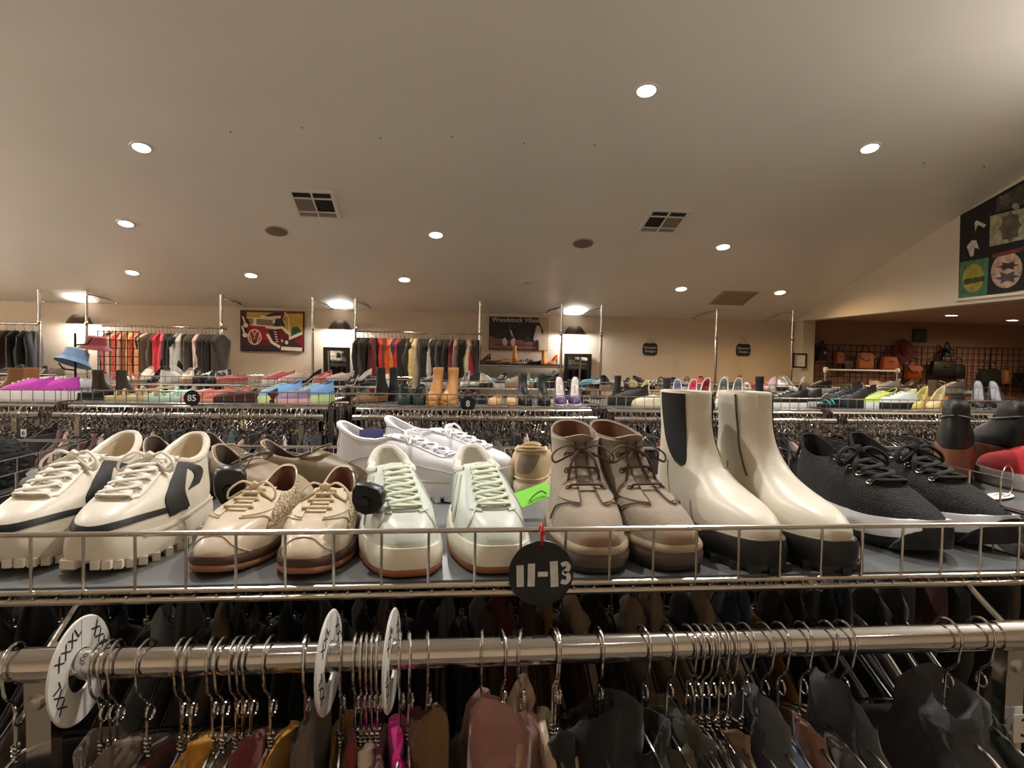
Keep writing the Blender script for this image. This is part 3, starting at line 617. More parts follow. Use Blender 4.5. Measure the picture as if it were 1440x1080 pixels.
CHE = [(-.150, .040, .134, .036, .049, .56), (-.149, .056, .137, .055, .049, .6), (-.122, .074, .139, .075, .046, .6), (-.070, .088, .138, .095, .043, .6), (-.025, .108, .135, .12, .041, .66), (.008, .138, .132, .15, .040, .75), (.022, .168, .131, .17, .040, .85), (.028, .197, .132, .197, .042, .9), (.030, .226, .133, .226, .044, .92)]
KNT = [(-.158, .034, .150, .044, .050, .6), (-.154, .05, .154, .06, .050, .62), (-.120, .066, .154, .078, .047, .62), (-.07, .082, .151, .090, .044, .62), (-.025, .095, .148, .102, .040, .66), (.008, .105, .147, .114, .038, .7), (.028, .110, .151, .132, .037, .72)]
GUM = mat('gum_rubber', srgb(150, 92, 56), .6, var=.1)
def p_runner(t, body, black, lace, inner, sole):
    s = Shoe(RUN, bow=-.020); s.upper(body, t, 26, 44); s.lining(inner, t)
    ms = s.sole('midsole', sole, t, .010, .040, .004, .002, spring=.010)
    os_ = s.sole('outsole', sole, t, .004, .012, -.004, .002, spring=.012)
    me = MB().box(-.0048, .0048, -.007, .006, 0, .010).mesh('lug', False)
    for k in range(34):
        a = 2*PI*(k+.5)/34; p = s.raw(0, a, .001); ty = max(0, (s.y0+s.L*.3-p.y)/(s.L*.3)); o = link('lug', me, sole, os_); o.location = (p.x, p.y, .011*ty*ty); o.rotation_euler = (0, 0, math.atan2(p.x, -(p.y-.0)))
    s.patch('toe_bumper', sole, t, lambda a, b: (.05+.42*a, -.55+1.1*b), 5, 12, .003)
    s.line('midsole_groove', mat('groove_tan', srgb(190, 176, 150), .7), t, [(0, -2.6), (.05, -1.6), (0, -.8)], .0014, .004); s.line('midsole_groove', mat('groove_tan', srgb(190, 176, 150), .7), t, [(0, 2.6), (.05, 1.6), (0, .8)], .0014, .004)
    s.patch('eyestay', body, t, lambda a, b: (2.7+3.0*a, .20+.28*b), 12, 5, .0018); s.patch('eyestay', body, t, lambda a, b: (2.7+3.0*a, -.20-.28*b), 12, 5, .0018)
    if black:
        for sg in (-1, 1):
            s.patch('toe_stripe', black, t, lambda a, b: (1.0+.55*math.sin(PI*min(1, a*1.0))*.55-.9*max(0, a-.72)+.5*(b-.5)*(1-.3*a), sg*(.0+1.62*a)), 20, 3, .0012)
            s.patch('side_stripe', black, t, lambda a, b: (5.2-4.5*a, sg*(.95+.50*a+.42*(b-.5))), 16, 4, .0018)
            s.patch('side_stripe', black, t, lambda a, b: (4.9-3.0*a, sg*(1.12+.78*math.sin(a*2.1)+.32*(b-.5))), 16, 4, .0017)
    else:
        for sg in (-1, 1): s.line('overlay_seam', mat('seam_grey', srgb(205, 205, 212), .7), t, [(.6, sg*.5), (1.6, sg*1.2), (2.2, sg*1.9), (1.0, sg*2.5)], .0012, .001)
    s.tongue(body, t, 3.0, .026, .014, .006, .005, .004)
    s.laces(lace, t, [2.75, 3.25, 3.75, 4.25, 4.75, 5.25], .32, .0042, .45, .005, phend=.42)
    s.bow_knot(lace, t, 5.1, .0034, .036, .008, drop=.03)
    s.patch('heel_tab', body, t, lambda a, b: (3.0+2.9*a, PI-.35+.7*b), 8, 6, .002)
    s.line('collar_roll', body, t, [(5.85, .5), (5.85, 1.4), (5.8, 2.4), (5.85, PI), (5.8, 2*PI-2.4), (5.85, 2*PI-1.4), (5.85, 2*PI-.5)], .0055, -.001, 40, seg=8)
    return s
wl, wd_ = leather(226, 218, 202, .4), mat('white_lace', srgb(236, 230, 218), .85, var=.04, bump=.2, bscale=900)
wi = mat('cream_lining', srgb(212, 196, 168), .9, var=.08); ws = mat('white_rubber', srgb(224, 214, 196), .55, var=.05)
bk = mat('black_leather_trim', srgb(22, 21, 22), .5, var=.1)
A1 = shoe_root('running_shoe', 'white running shoe with black stripes, outer one at far left', 'shoe', (-.545, .905), math.radians(-4), .30, 'white running shoes with black stripes', scale=1.07)
p_runner(A1, wl, bk, wd_, wi, ws)
r_ = Vector((-math.sin(math.radians(-5)), math.cos(math.radians(-5))))
A2 = dup(A1, (-.435+r_.x*.158, .895+r_.y*.158, SH), math.radians(-5), 'white running shoe with black stripes, beside the beige lace-ups'); A2.scale = (1.07,)*3
# beige lace-ups
def p_oxford(t):
    s = Shoe(OXF, g=[(0, .80), (.12, .90), (.32, 1.0), (.5, .92), (.66, .82), (.85, .80), (1, .78)], bow=-.022)
    m = leather(212, 195, 172, .28); m2 = leather(206, 188, 162, .5); wv = weave_mat('raffia_weave', srgb(214, 196, 164), srgb(120, 96, 66), 230)
    s.upper(m, t, 24, 44); s.lining(mat('brown_lining', srgb(104, 58, 36), .7, var=.12), t)
    s.sole('midsole', mat('welt_brown', srgb(74, 48, 32), .5), t, .008, .020, .004, .0045, spring=.008); s.sole('outsole', mat('sole_tan', srgb(152, 104, 76), .55), t, .001, .009, .004, .005, spring=.008)
    MB().box(-.030, .030, .085, .140, 0, .012).build('heel_block', mat('welt_brown', srgb(74, 48, 32), .5), t)
    s.patch('woven_quarter', wv, t, lambda a, b: (1.3+4.5*a, 1.05+1.2*b), 14, 10, .0012); s.patch('woven_quarter', wv, t, lambda a, b: (1.3+4.5*a, -1.05-1.2*b), 14, 10, .0012)
    s.patch('facing', m2, t, lambda a, b: (2.7+3.2*a, .18+.85*b), 10, 8, .0022); s.patch('facing', m2, t, lambda a, b: (2.7+3.2*a, -.18-.85*b), 10, 8, .0022)
    s.line('toe_seam', m2, t, [(0, -.95), (1.0, -.55), (1.75, 0), (1.0, .55), (0, .95)], .0011, .0004); 
    for sg in (-1, 1): s.line('facing_edge', m2, t, [(2.6, sg*.16), (2.55, sg*.5), (2.3, sg*.9), (1.3, sg*1.3)], .0012, .001)
    s.tongue(m2, t, 2.8, .022, .014, .004, .002, .0)
    lc = mat('beige_cord', srgb(214, 196, 164), .8, var=.06)
    s.laces(lc, t, [3.2, 3.9, 4.6, 5.3], .34, .0028, .8, .005, cross=False); s.bow_knot(lc, t, 5.3, .0028, .034, .008, drop=.03)
    for sg in (-1, 1): s.patch('heel_wing', mat('brown_lining', srgb(104, 58, 36), .7, var=.12), t, lambda a, b: (5.0+1.0*a, sg*(PI-.75+.7*b)), 6, 6, -.004)
B1 = shoe_root('lace_up_shoe', 'beige patent lace-up shoe with raffia sides, left of its pair', 'shoe', (-.285, .880), math.radians(-8), .30, 'beige patent lace-up shoes'); p_oxford(B1)
a_ = math.radians(-3); B2 = dup(B1, (-.168-math.sin(a_)*.15, .866+math.cos(a_)*.15, SH), a_, 'beige patent lace-up shoe with raffia sides, beside the mint sneakers')
# mint court sneakers
def p_mint(t):
    s = Shoe(CUP, bow=-.014, g=[(0, .90), (.12, .97), (.32, 1.0), (.5, .94), (.66, .86), (.85, .82), (1, .80)]); m = leather(208, 214, 206, .38); m2 = leather(200, 208, 199, .45)
    s.upper(m, t, 26, 44); s.lining(mat('pile_lining', srgb(228, 226, 214), .95, var=.06, bump=.5, bscale=500), t)
    cs = mat('cup_sole_cream', srgb(232, 226, 208), .5, var=.04)
    s.sole('midsole', cs, t, .008, .034, .0055, .004, spring=.003, rows=5); s.sole('outsole', GUM, t, 0, .0095, .004, .0052, spring=.003)
    s.line('foxing_stitch', mat('stitch_white', srgb(240, 236, 222), .7), t, [(.12, -3.1), (.12, -1.6), (.15, 0), (.12, 1.6), (.12, 3.1)], .0011, .0035, 60)
    s.line('toe_seam', m2, t, [(.3, -1.2), (1.3, -.75), (2.5, -.42), (2.62, 0), (2.5, .42), (1.3, .75), (.3, 1.2)], .0016, .0006, 40)
    for sg in (-1, 1):
        s.patch('eyestay', m2, t, lambda a, b: (2.5+3.45*a, sg*(.22+.36*b)), 14, 5, .002)
        for k in range(3): s.patch('side_stripe', m2, t, lambda a, b: (4.6-3.6*a, sg*(1.05+.34*k+.30*a+.16*(b-.5))), 10, 3, .0015)
        s.line('stripe_seam', mat('seam_green', srgb(176, 190, 172), .7), t, [(4.7, sg*.95), (2.8, sg*1.1), (.8, sg*1.3)], .0009, .001)
    s.tongue(m, t, 3.0, .025, .018, .006, .005, .004); lc = mat('mint_lace', srgb(222, 228, 206), .85, var=.05)
    s.laces(lc, t, [2.75, 3.2, 3.65, 4.1, 4.55, 5.0, 5.5], .33, .0036, .45, .0055, phend=.44)
    s.patch('tongue_label', mat('label_silver', srgb(202, 212, 204), .4), t, lambda a, b: (5.3+.6*a, -.16+.32*b), 5, 5, .0085)
    s.line('collar_roll', mat('pile_lining', srgb(228, 226, 214), .95), t, [(5.9, .7), (5.85, 1.5), (5.85, 2.4), (5.95, PI), (5.85, 2*PI-2.4), (5.85, 2*PI-1.5), (5.9, 2*PI-.7)], .006, -.002, 40, seg=8)
    s.patch('heel_tab', m2, t, lambda a, b: (3.2+2.7*a, PI-.35+.7*b), 8, 6, .002)
C1 = shoe_root('court_sneaker', 'pale mint court sneaker with gum sole, left of its pair', 'shoe', (-.030, .868), math.radians(10), .285, 'pale mint court sneakers', scale=1.07); p_mint(C1)
a_ = math.radians(5); C2 = dup(C1, (.088-math.sin(a_)*.152, .875+math.cos(a_)*.152, SH), a_, 'pale mint court sneaker partly behind the round black size sign'); C2.scale = (1.07,)*3
# taupe desert boots
def p_desert(t, ends):
    s = Shoe(DES, bow=-.004, g=[(0, .92), (.12, .98), (.32, 1.0), (.5, .93), (.66, .86), (.85, .84), (1, .82)]); m = mat('taupe_suede', srgb(150, 135, 116), .95, var=.16, scale=18, bump=.3, bscale=300, sheen=.3)
    dk = mat('taupe_dark', srgb(92, 72, 58), .8, var=.1); s.upper(m, t, 30, 44); s.lining(mat('brown_lining2', srgb(112, 72, 48), .8, var=.12), t)
    s.sole('welt', mat('welt_cream', srgb(176, 156, 128), .7), t, .026, .036, .004, .0035); s.sole('midsole', mat('sole_grey_brown', srgb(88, 76, 66), .7), t, .010, .026, .0045, .005); s.sole('outsole', mat('sole_dark', srgb(40, 34, 30), .7), t, 0, .010, .0, .004)
    s.patch('toe_patch', mat('toe_patch_tan', srgb(150, 122, 94), .6, var=.1), t, lambda a, b: (.15+1.15*math.sqrt(max(0, 1-(2*b-1)**2))*a, -.45+.9*b), 6, 14, .0008)
    for sg in (-1, 1):
        s.patch('quarter', m, t, lambda a, b: (2.75+4.2*a, sg*(.16+1.15*b*(.72+.28*a))), 12, 10, .0026)
        s.line('quarter_edge', dk, t, [(6.9, sg*.16), (4.5, sg*.15), (2.72, sg*.17), (2.6, sg*.55), (2.0, sg*1.05), (.9, sg*1.35)], .0013, .0022, 40)
    s.tongue(m, t, 3.0, .024, .012, .006, .002, .001)
    lc = mat('brown_cord', srgb(84, 66, 54), .8, var=.1)
    for i, v in enumerate((3.5, 4.4, 5.3)): MB().tube([s.S(v+.1*math.sin(k*PI/8), .42*(2*k/8-1), .007 if 0 < k < 8 else .001) for k in range(9)], .0022, 6).build('lace', lc, t)
    s.eyelets(dk, t, [3.5, 4.4, 5.3], .42, .004, .003)
    s.bow_knot(lc, t, 5.5, .0023, .044, .012, drop=.085 if ends else .07)
    return s
D1 = shoe_root('desert_boot', 'taupe suede lace-up ankle boot beside the round size sign', 'boot', (.220, .872), math.radians(-2), .285, 'taupe suede lace-up ankle boots', scale=1.04); p_desert(D1, True)
a_ = math.radians(9); D2 = dup(D1, (.334-math.sin(a_)*.148, .876+math.cos(a_)*.148, SH), a_, 'taupe suede lace-up ankle boot beside the cream boots'); D2.scale = (1.04,)*3
# cream chelsea boots
def p_chelsea(t, zipped):
    s = Shoe(CHE, bow=0, g=[(0, .82), (.12, .93), (.32, 1.0), (.5, .93), (.66, .86), (.85, .84), (1, .82)]); m = mat('cream_leather', srgb(222, 214, 196), .42, var=.05, scale=9, bump=.06, bscale=120)
    s.upper(m, t, 34, 48); s.lining(mat('cream_lining', srgb(212, 196, 168), .9), t)
    bs = mat('black_rubber', srgb(26, 26, 27), .5, var=.12); s.sole('midsole', bs, t, .012, .042, .006, .005, rows=4); os_ = s.sole('outsole', bs, t, 0, .012, .003, .006)
    me = MB().box(-.008, .008, -.006, .003, 0, .010).mesh('tread', False)
    for k in range(20): a = 2*PI*k/20; p = s.raw(0, a, .004); o = link('tread', me, bs, os_); o.location = (p.x, p.y, 0); o.rotation_euler = (0, 0, math.atan2(p.x, -p.y))
    el = mat('black_elastic', srgb(24, 24, 26), .9, var=.2, scale=200)
    for sg in (-1, 1):
        if (sg > 0 and zipped) or not zipped: s.patch('elastic_gore', el, t, lambda a, b: (8.0-3.9*a, sg*(1.22+(b-.5)*1.15*math.sqrt(max(0.0, 1-a**3)))), 26, 20, .0016)
        else: s.line('zip', mat('zip_grey', srgb(96, 88, 78), .4, .6), t, [(8.0, sg*1.05), (6, sg*1.05), (3.6, sg*1.2)], .0016, .001)
    s.patch('pull_loop', m, t, lambda a, b: (7.3+.7*a, -.28+.56*b), 5, 6, .0025); s.line('welt_seam', mat('seam_cream', srgb(190, 176, 150), .7), t, [(.2, -3), (.2, -1.5), (.25, 0), (.2, 1.5), (.2, 3)], .0009, .0006, 50)
    s.line('vamp_seam', mat('seam_cream', srgb(190, 176, 150), .7), t, [(4.1, -1.75), (3.0, -1.9), (1.0, -2.0), (.2, -2.0)], .0009, .0006, 20)
E1 = shoe_root('chelsea_boot', 'cream pull-on ankle boot with black elastic panel', 'boot', (.455, .872), math.radians(9), .287, 'cream ankle boots with black soles', scale=1.03); p_chelsea(E1, False)
E2 = shoe_root('chelsea_boot', 'cream pull-on ankle boot with zip, beside the black sneakers', 'boot', (.556, .866), math.radians(9), .287, 'cream ankle boots with black soles', scale=1.03); p_chelsea(E2, True)
# black knit sneakers
def p_knit(t):
    s = Shoe(KNT, bow=-.018, g=[(0, .74), (.12, .88), (.32, 1.0), (.5, .92), (.66, .84), (.85, .80), (1, .76)]); kn = weave_mat('black_knit', (.006, .006, .006), (.022, .021, .02), 330, .95); bl = mat('black_lining', (.008, .008, .008), .95)
    s.upper(kn, t, 26, 44); s.lining(bl, t)
    s.sole('midsole', mat('white_foam', srgb(222, 222, 224), .6, var=.05), t, .016, .042, .004, .003, spring=.012, rows=4); s.sole('outsole', BLACKP, t, .002, .017, .0, .0045, spring=.014)
    s.patch('toe_bumper', BLACKP, t, lambda a, b: (.0+.8*a*(1-(2*b-1)**4), -.8+1.6*b), 5, 14, .004); s.sole_arc('toe_guard', BLACKP, t, .002, .036, .0055, -.8, .8, .013); s.sole_arc('heel_guard', BLACKP, t, .002, .04, .0055, PI-.9, PI+.9)
    for sg in (-1, 1): s.patch('heel_foam_cap', BLACKP, t, lambda a, b: (.0+.5*a, sg*(2.5+.6*b)), 4, 8, .004)
    s.tongue(kn, t, 3.0, .026, .014, .006, .004, .004); gold = mat('eyelet_metal', (.72, .66, .5), .25, 1, var=0)
    s.eyelets(gold, t, [3.1, 3.7, 4.3, 4.9, 5.5], .46, .0048, .002, .6)
    s.laces(mat('black_lace', (.01, .01, .01), .9, var=.2), t, [3.1, 3.7, 4.3, 4.9, 5.5], .42, .0050, .55, .006, phend=.5); s.bow_knot(mat('black_lace', (.01, .01, .01), .9), t, 5.3, .0048, .040, .012, drop=.03)
    s.line('heel_pull', bl, t, [(3.0, PI-.25), (5.8, PI-.1), (5.8, PI+.1), (3.0, PI+.25)], .003, .006, 20)
G1 = shoe_root('knit_sneaker', 'black knit lace-up sneaker with white midsole beside cream boot', 'shoe', (.735, .905), math.radians(2), .31, 'black knit lace-up sneakers', scale=1.12); p_knit(G1)
a_ = math.radians(5); G2 = dup(G1, (.868-math.sin(a_)*.168, .930+math.cos(a_)*.174, SH), a_, 'black knit lace-up sneaker nearest the basket end at right'); G2.scale = (1.12,)*3
# second row, seen over the front shoes
wh2, ln2 = leather(232, 232, 238, .45), mat('white_padding', srgb(228, 226, 232), .9, var=.04)
H1 = thing('trainer', 'bright white trainer lying sideways behind the mint sneakers', 'shoe', (-.055, 1.40, SH), math.radians(68), 'bright white trainers', 1.05); p_runner(H1, wh2, None, mat('bright_lace', srgb(240, 240, 244), .85), ln2, mat('white_rubber2', srgb(230, 230, 236), .55))
H2 = dup(H1, (.03, 1.52, SH), math.radians(64), 'bright white trainer at the back, pointing right behind its mate'); H2.scale = (1.05,)*3
t = thing('swing_ticket', 'blue-violet card ticket stuck in the white trainer', 'tag', (-.128, 1.425, SH+.112), math.radians(20)); MB().box(-.030, .020, -.001, .001, -.02, .020).build('card', mat('violet_card', srgb(88, 92, 148), .6), t); MB().tube(smooth([(.02, 0, .026), (.05, -.002, .020), (.075, -.004, .002)], 10), .0008, 5).build('string', BLACKP, t)
def p_boat(t):
    s = Shoe(OXF, bow=-.012); m = leather(190, 164, 128, .7); m2 = leather(172, 134, 88, .6); s.upper(m, t, 22, 40); s.lining(mat('boat_lining', srgb(176, 148, 108), .8), t)
    s.sole('outsole', mat('boat_sole', srgb(214, 200, 172), .6), t, 0, .022, .003, .004)
    s.patch('collar_band', m2, t, lambda a, b: (4.4+1.4*a, .9+4.5*b), 5, 40, .002)
    s.patch('heel_patch', mat('heel_patch_grey', srgb(128, 114, 96), .8), t, lambda a, b: (1.0+3.0*a, PI-.5+1.0*b*(.5+.5*a)), 6, 8, .0018); lc = mat('rawhide_lace', srgb(206, 182, 140), .7)
    s.line('rawhide_lace', lc, t, [(5.2, .95), (5.0, 1.6), (5.2, 2.3), (5.0, PI), (5.2, 4.0), (5.0, 4.7), (5.2, 5.3)], .0022, .0035, 60); s.line('rawhide_lace', lc, t, [(5.6, .95), (5.7, 2.0), (5.6, PI), (5.7, 4.2), (5.6, 5.3)], .002, .0032, 50)
    s.line('welt_seam', lc, t, [(.5, .4), (.5, PI), (.5, 5.9)], .0016, .001, 40); s.tongue(m, t, 2.8, .022, .02, .004, .002, 0); s.laces(lc, t, [3.4, 4.2, 5.0], .34, .0022, 1, .004, cross=False)
I1 = thing('boat_shoe', 'tan leather boat shoe turned away behind the taupe boots', 'shoe', (.222, 1.535, SH), math.radians(170), scale=1.08); p_boat(I1)
def p_strap(t, col, strap):
    s = Shoe(OXF, bow=-.028); m = leather(*col); s.upper(m, t, 20, 36, v1=None); s.lining(mat('dark_brown_lining', srgb(66, 50, 42), .7), t); s.sole('outsole', mat('sole_dark', srgb(40, 34, 30), .7), t, 0, .02, .002, .003)
    s.line('topline_binding', mat('pale_binding', srgb(206, 192, 168), .7), t, [(5.95, 0), (5.95, 1), (5.95, 2), (5.95, 3), (5.95, 4), (5.95, 5), (5.95, 6.28)], .0016, .002, 50)
    if strap:
        P = [s.S(4.9, -1.2+2.4*k/12, .004+.012*math.sin(PI*k/12)) for k in range(13)]; MB().tube(P, .006, 8, flat=.4).build('strap', leather(104, 86, 68), t)
        c = s.S(4.9, -.6, .016); MB().tube([c+Vector(q) for q in ((-.007, 0, -.006), (.007, 0, -.006), (.007, 0, .006), (-.007, 0, .006))], .0016, 6, closed=True).build('buckle', CHROME, t)
J1 = thing('strap_shoe', 'taupe buckled strap shoe behind the beige lace-ups', 'shoe', (-.335, 1.335, SH), math.radians(48), 'taupe strap shoes'); p_strap(J1, (148, 130, 106), True)
J2 = dup(J1, (-.235, 1.455, SH), math.radians(70), 'taupe strap shoe further back, toe pointing right')
K1 = thing('slip_on_flat', 'brown slip-on flat with pale edging behind the white runners', 'shoe', (-.535, 1.455, SH+.0), math.radians(38), 'brown slip-on flats', 1.0); p_strap(K1, (96, 80, 62), False)
K2 = dup(K1, (-.445, 1.53, SH), math.radians(38), 'brown slip-on flat with pale edging, rear one of its pair')
# neighbouring shelf at left: black fleece slippers
def fuzzy(name, lab, loc, rot, sx, sy, sz, seed):
    me = bpy.data.meshes.new(name); bm = bmesh.new(); bmesh.ops.create_icosphere(bm, subdivisions=5, radius=1)
    for v in bm.verts:
        c = v.co.copy(); k = 1+.05*noise.noise(c*4+Vector((seed, 0, 0)))+.10*(noise.noise(c*26+Vector((0, seed, 0))))+.05*random.random()
        if c.z < -.75: c.z = -.75
        v.co = Vector((c.x*k*sx, c.y*k*sy, (c.z*k+.75)*sz))
    bm.to_mesh(me); bm.free(); o = link(name, me, mat('black_fleece', (.010, .010, .010), 1, var=.4, scale=200), None); o.location = loc; o.rotation_euler = (0, 0, rot); tag(o, lab, 'slipper', 'black fleece slippers')
fuzzy('fleece_slipper', 'black fleece slipper pressed against the left basket side', (-.915, 1.44, SH), math.radians(-4), .062, .15, .062, 3)
fuzzy('fleece_slipper', 'black fleece slipper at the very left edge', (-1.035, 1.36, SH), math.radians(10), .062, .13, .085, 9)
# neighbouring shelf at right: wooden wedge boots and a red shoe
def p_wedge(t):
    lf = lambda y: .072+.0*y
    s = Shoe(CHE[:6]+[(.012, .150, .120, .165, .036, .8)], lift=lf, bow=0); m = leather(24, 23, 23, .42); s.upper(m, t, 24, 40); wd = mat('wedge_wood', srgb(112, 66, 40), .5, var=.25, scale=9)
    s2 = Shoe(CHE, bow=0); s2.sole('wedge_block', wd, t, .004, .106, .0, .003, rows=4); s2.sole('outsole', BLACKP, t, 0, .006, -.001, .001)
    s.lining(BLACKM, t)
    s.line('strap', m, t, [(4.2, -3.1), (4.0, -1.5), (4.2, 0), (4.0, 1.5), (4.2, 3.1)], .006, .003, 40, .5); s.patch('buckle_plate', CHROME, t, lambda a, b: (4.0+.3*a, 1.2+.12*b), 3, 3, .006)
L1 = thing('wedge_boot', 'black ankle boot on a tall brown wooden wedge sole', 'boot', (1.275, 1.53, SH), math.radians(140), 'black wooden-wedge boots', .86); p_wedge(L1)
L2 = dup(L1, (1.41, 1.54, SH), math.radians(158), 'black wooden-wedge ankle boot at the right edge of the picture'); L2.scale = (.86,)*3
t = thing('slip_on_shoe', 'bright red slip-on shoe with pull tab at the right edge', 'shoe', (1.375, 1.42, SH), math.radians(178), None, .95)
s = Shoe(RUN, bow=-.012); m = cloth(206, 44, 48); s.upper(m, t, 20, 36); s.lining(cloth(150, 30, 34), t); s.sole('midsole', mat('grey_foam', srgb(186, 184, 182), .6), t, .006, .042, .003, .003); s.sole('outsole', mat('tan_outsole', srgb(150, 112, 86), .6), t, 0, .007, 0, .002)
MB().tube(smooth([s.S(4.6, PI-.25, .002), s.S(5.9, PI-.12, .014)+Vector((0, 0, .018)), s.S(5.9, PI+.12, .014)+Vector((0, 0, .018)), s.S(4.6, PI+.25, .002)], 12), .005, 6, flat=.5).build('pull_tab', m, t)
t = thing('paper_ticket', 'white oval paper ticket on a ring lying by the wedge boots', 'tag', (1.225, 1.335, SH+.004), .5)
MB().poly([(.045*math.cos(2*PI*k/20)*(1+.5*(k in range(6, 15))), .022*math.sin(2*PI*k/20), 0) for k in range(20)], (0, 0, .0012)).build('ticket', PAPER, t, smooth=False)
for k in range(3): MB().box(-.012, .026, -.012+k*.009, -.009+k*.009, .0012, .0016).build('printed_line', mat('ink2', srgb(120, 120, 120), .9), t)
MB().tube([(.0+.034*math.cos(2*PI*k/28), -.012, .034+.034*math.sin(2*PI*k/28)) for k in range(28)], .0012, 6, closed=True).build('ring', WIRE, t)
# security tags and the green price tag
def sec_tag(lab, loc, rot, w, h, pts):
    t = thing('security_tag', lab, 'security tag', loc, 0, 'black security tags'); t.rotation_euler = rot
    o = [(-.5, .15), (-.42, .42), (-.15, .5), (.30, .48), (.48, .32), (.5, -.05), (.34, -.36), (.08, -.5), (-.2, -.46), (-.42, -.2)]
    b = MB(); n = len(o); vs = []
    for y, sc in ((.010, .86), (.007, 1), (-.004, 1), (-.009, .9)): vs += [(u*w*sc, y, v*h*sc) for u, v in o]
    fs = [(i*n+k, i*n+(k+1) % n, (i+1)*n+(k+1) % n, (i+1)*n+k) for i in range(3) for k in range(n)]+[tuple(range(n-1, -1, -1)), tuple(range(3*n, 4*n))]
    b.add(vs, fs).build('case', BLACKP, t, angle=50); MB().lathe([(0, .007), (.007, .006), (.009, 0)], 16, (0, 0, 0)).build('pin_boss', BLACKP, t).matrix_local = Matrix.Translation((.0, -.009, -.003)) @ Matrix.Rotation(PI/2, 4, 'X')
    MB().tube(smooth(pts, 14), .001, 5).build('lanyard', BLACKP, t)
sec_tag('black security tag hanging beside the white runner stripes', PY(322, 683, 1.06), (.2, .1, .35), .048, .062, [(.018, 0, .02), (.03, .01, .045), (.06, .05, .05)])
sec_tag('black square security tag beside the mint sneakers', PY(517, 701, .93), (.1, .3, -.2), .046, .044, [(-.02, 0, .01), (-.03, .02, .02), (-.06, .05, .01)])
MB_ = MB(); c4 = [PY(713, 697, 1.19), PY(767, 678, 1.21), PY(786, 693, 1.19), PY(735, 714, 1.16)]; c0 = sum(c4, Vector())/4
t = thing('price_tag', 'lime green card price tag hanging from the boat shoe', 'tag', c0)
MB().poly([q-c0 for q in c4], (0, .0015, -.001)).build('card', mat('lime_card', srgb(120, 208, 40), .5, var=.04), t, smooth=False)
hk = [PY(744, 705, 1.172), PY(752, 696, 1.18), PY(761, 691, 1.186), PY(768, 695, 1.186)]
MB().tube([q-c0+Vector((0, -.002, .001)) for q in smooth(hk, 10)], .0014, 5).build('printed_mark', mat('green_dark', srgb(66, 140, 24), .6), t)
MB().tube([q-c0 for q in smooth([PY(768, 683, 1.205), PY(775, 655, 1.3), PY(783, 630, 1.36), PY(786, 650, 1.3), PY(780, 684, 1.205)], 20)], .0008, 5).build('string', mat('jute2', srgb(190, 160, 110), .9), t)
# ------------------------------------------------------------------ shoe racks
SHEET = mat('grey_shelf_sheet', srgb(112, 115, 116), .24, var=.15, scale=5)
def wire_basket(t, w, d, zs, fine, dz=.066, sp=.0585, off=0.0):
    """basket walls and sheet over 0..w, 0..d, sheet top at zs"""
    zt = zs+dz
    for nm, z, r in (('top_rail', zt, .0034), ('bottom_rail', zs-.004, .0034)):
        tr_ = MB().tube([(0, 0, z), (w, 0, z), (w, d, z), (0, d, z)], r, 8, closed=True).build(nm, WIRE, t)
        if nm == 'top_rail': top_ = tr_
    MB().tube([(0, -.004, zs-.014), (w, -.004, zs-.014)], .0042, 8).build('front_support_rail', WIRE, t)
    MB().box(.01, w-.01, .008, d-.01, zs-.003, zs).build('shelf_sheet', SHEET, t)
    pos = [((off+k*sp) % w, 0) for k in range(int(w/sp)+1)]; pos += [(x, d) for x, _ in pos]; m = int(d/.075)
    pos += [(x, d*(k+.5)/m) for x in (0, w) for k in range(m)]
    if fine:
        me = MB().tube([(0, 0, -.006), (0, 0, dz)], .0019, 6).mesh('basket_wire')
        for x, y in pos: o = link('basket_wire', me, WIRE, top_); o.location = (x, y, zs)
        me2 = MB().tube([(0, -.006, 0), (0, d, 0)], .0017, 5).mesh('floor_wire')
        for k in range(int(w/.026)): o = link('floor_wire', me2, WIRE, tr_); o.location = (k*.026+.01, 0, zs-.0088)
    elif fine is None:
        me = MB().tube([(0, 0, -.004), (0, 0, dz)], .0024, 4).mesh('basket_wire')
        for x, y in pos: o = link('basket_wire', me, WIRE, top_); o.location = (x, y, zs)
    else:
        mb = MB()
        for x, y in pos: mb.tube([(x, y, zs-.004), (x, y, zt)], .0024, 4)
        o = mb.build('basket_wires', WIRE, t); o['kind'] = 'stuff'
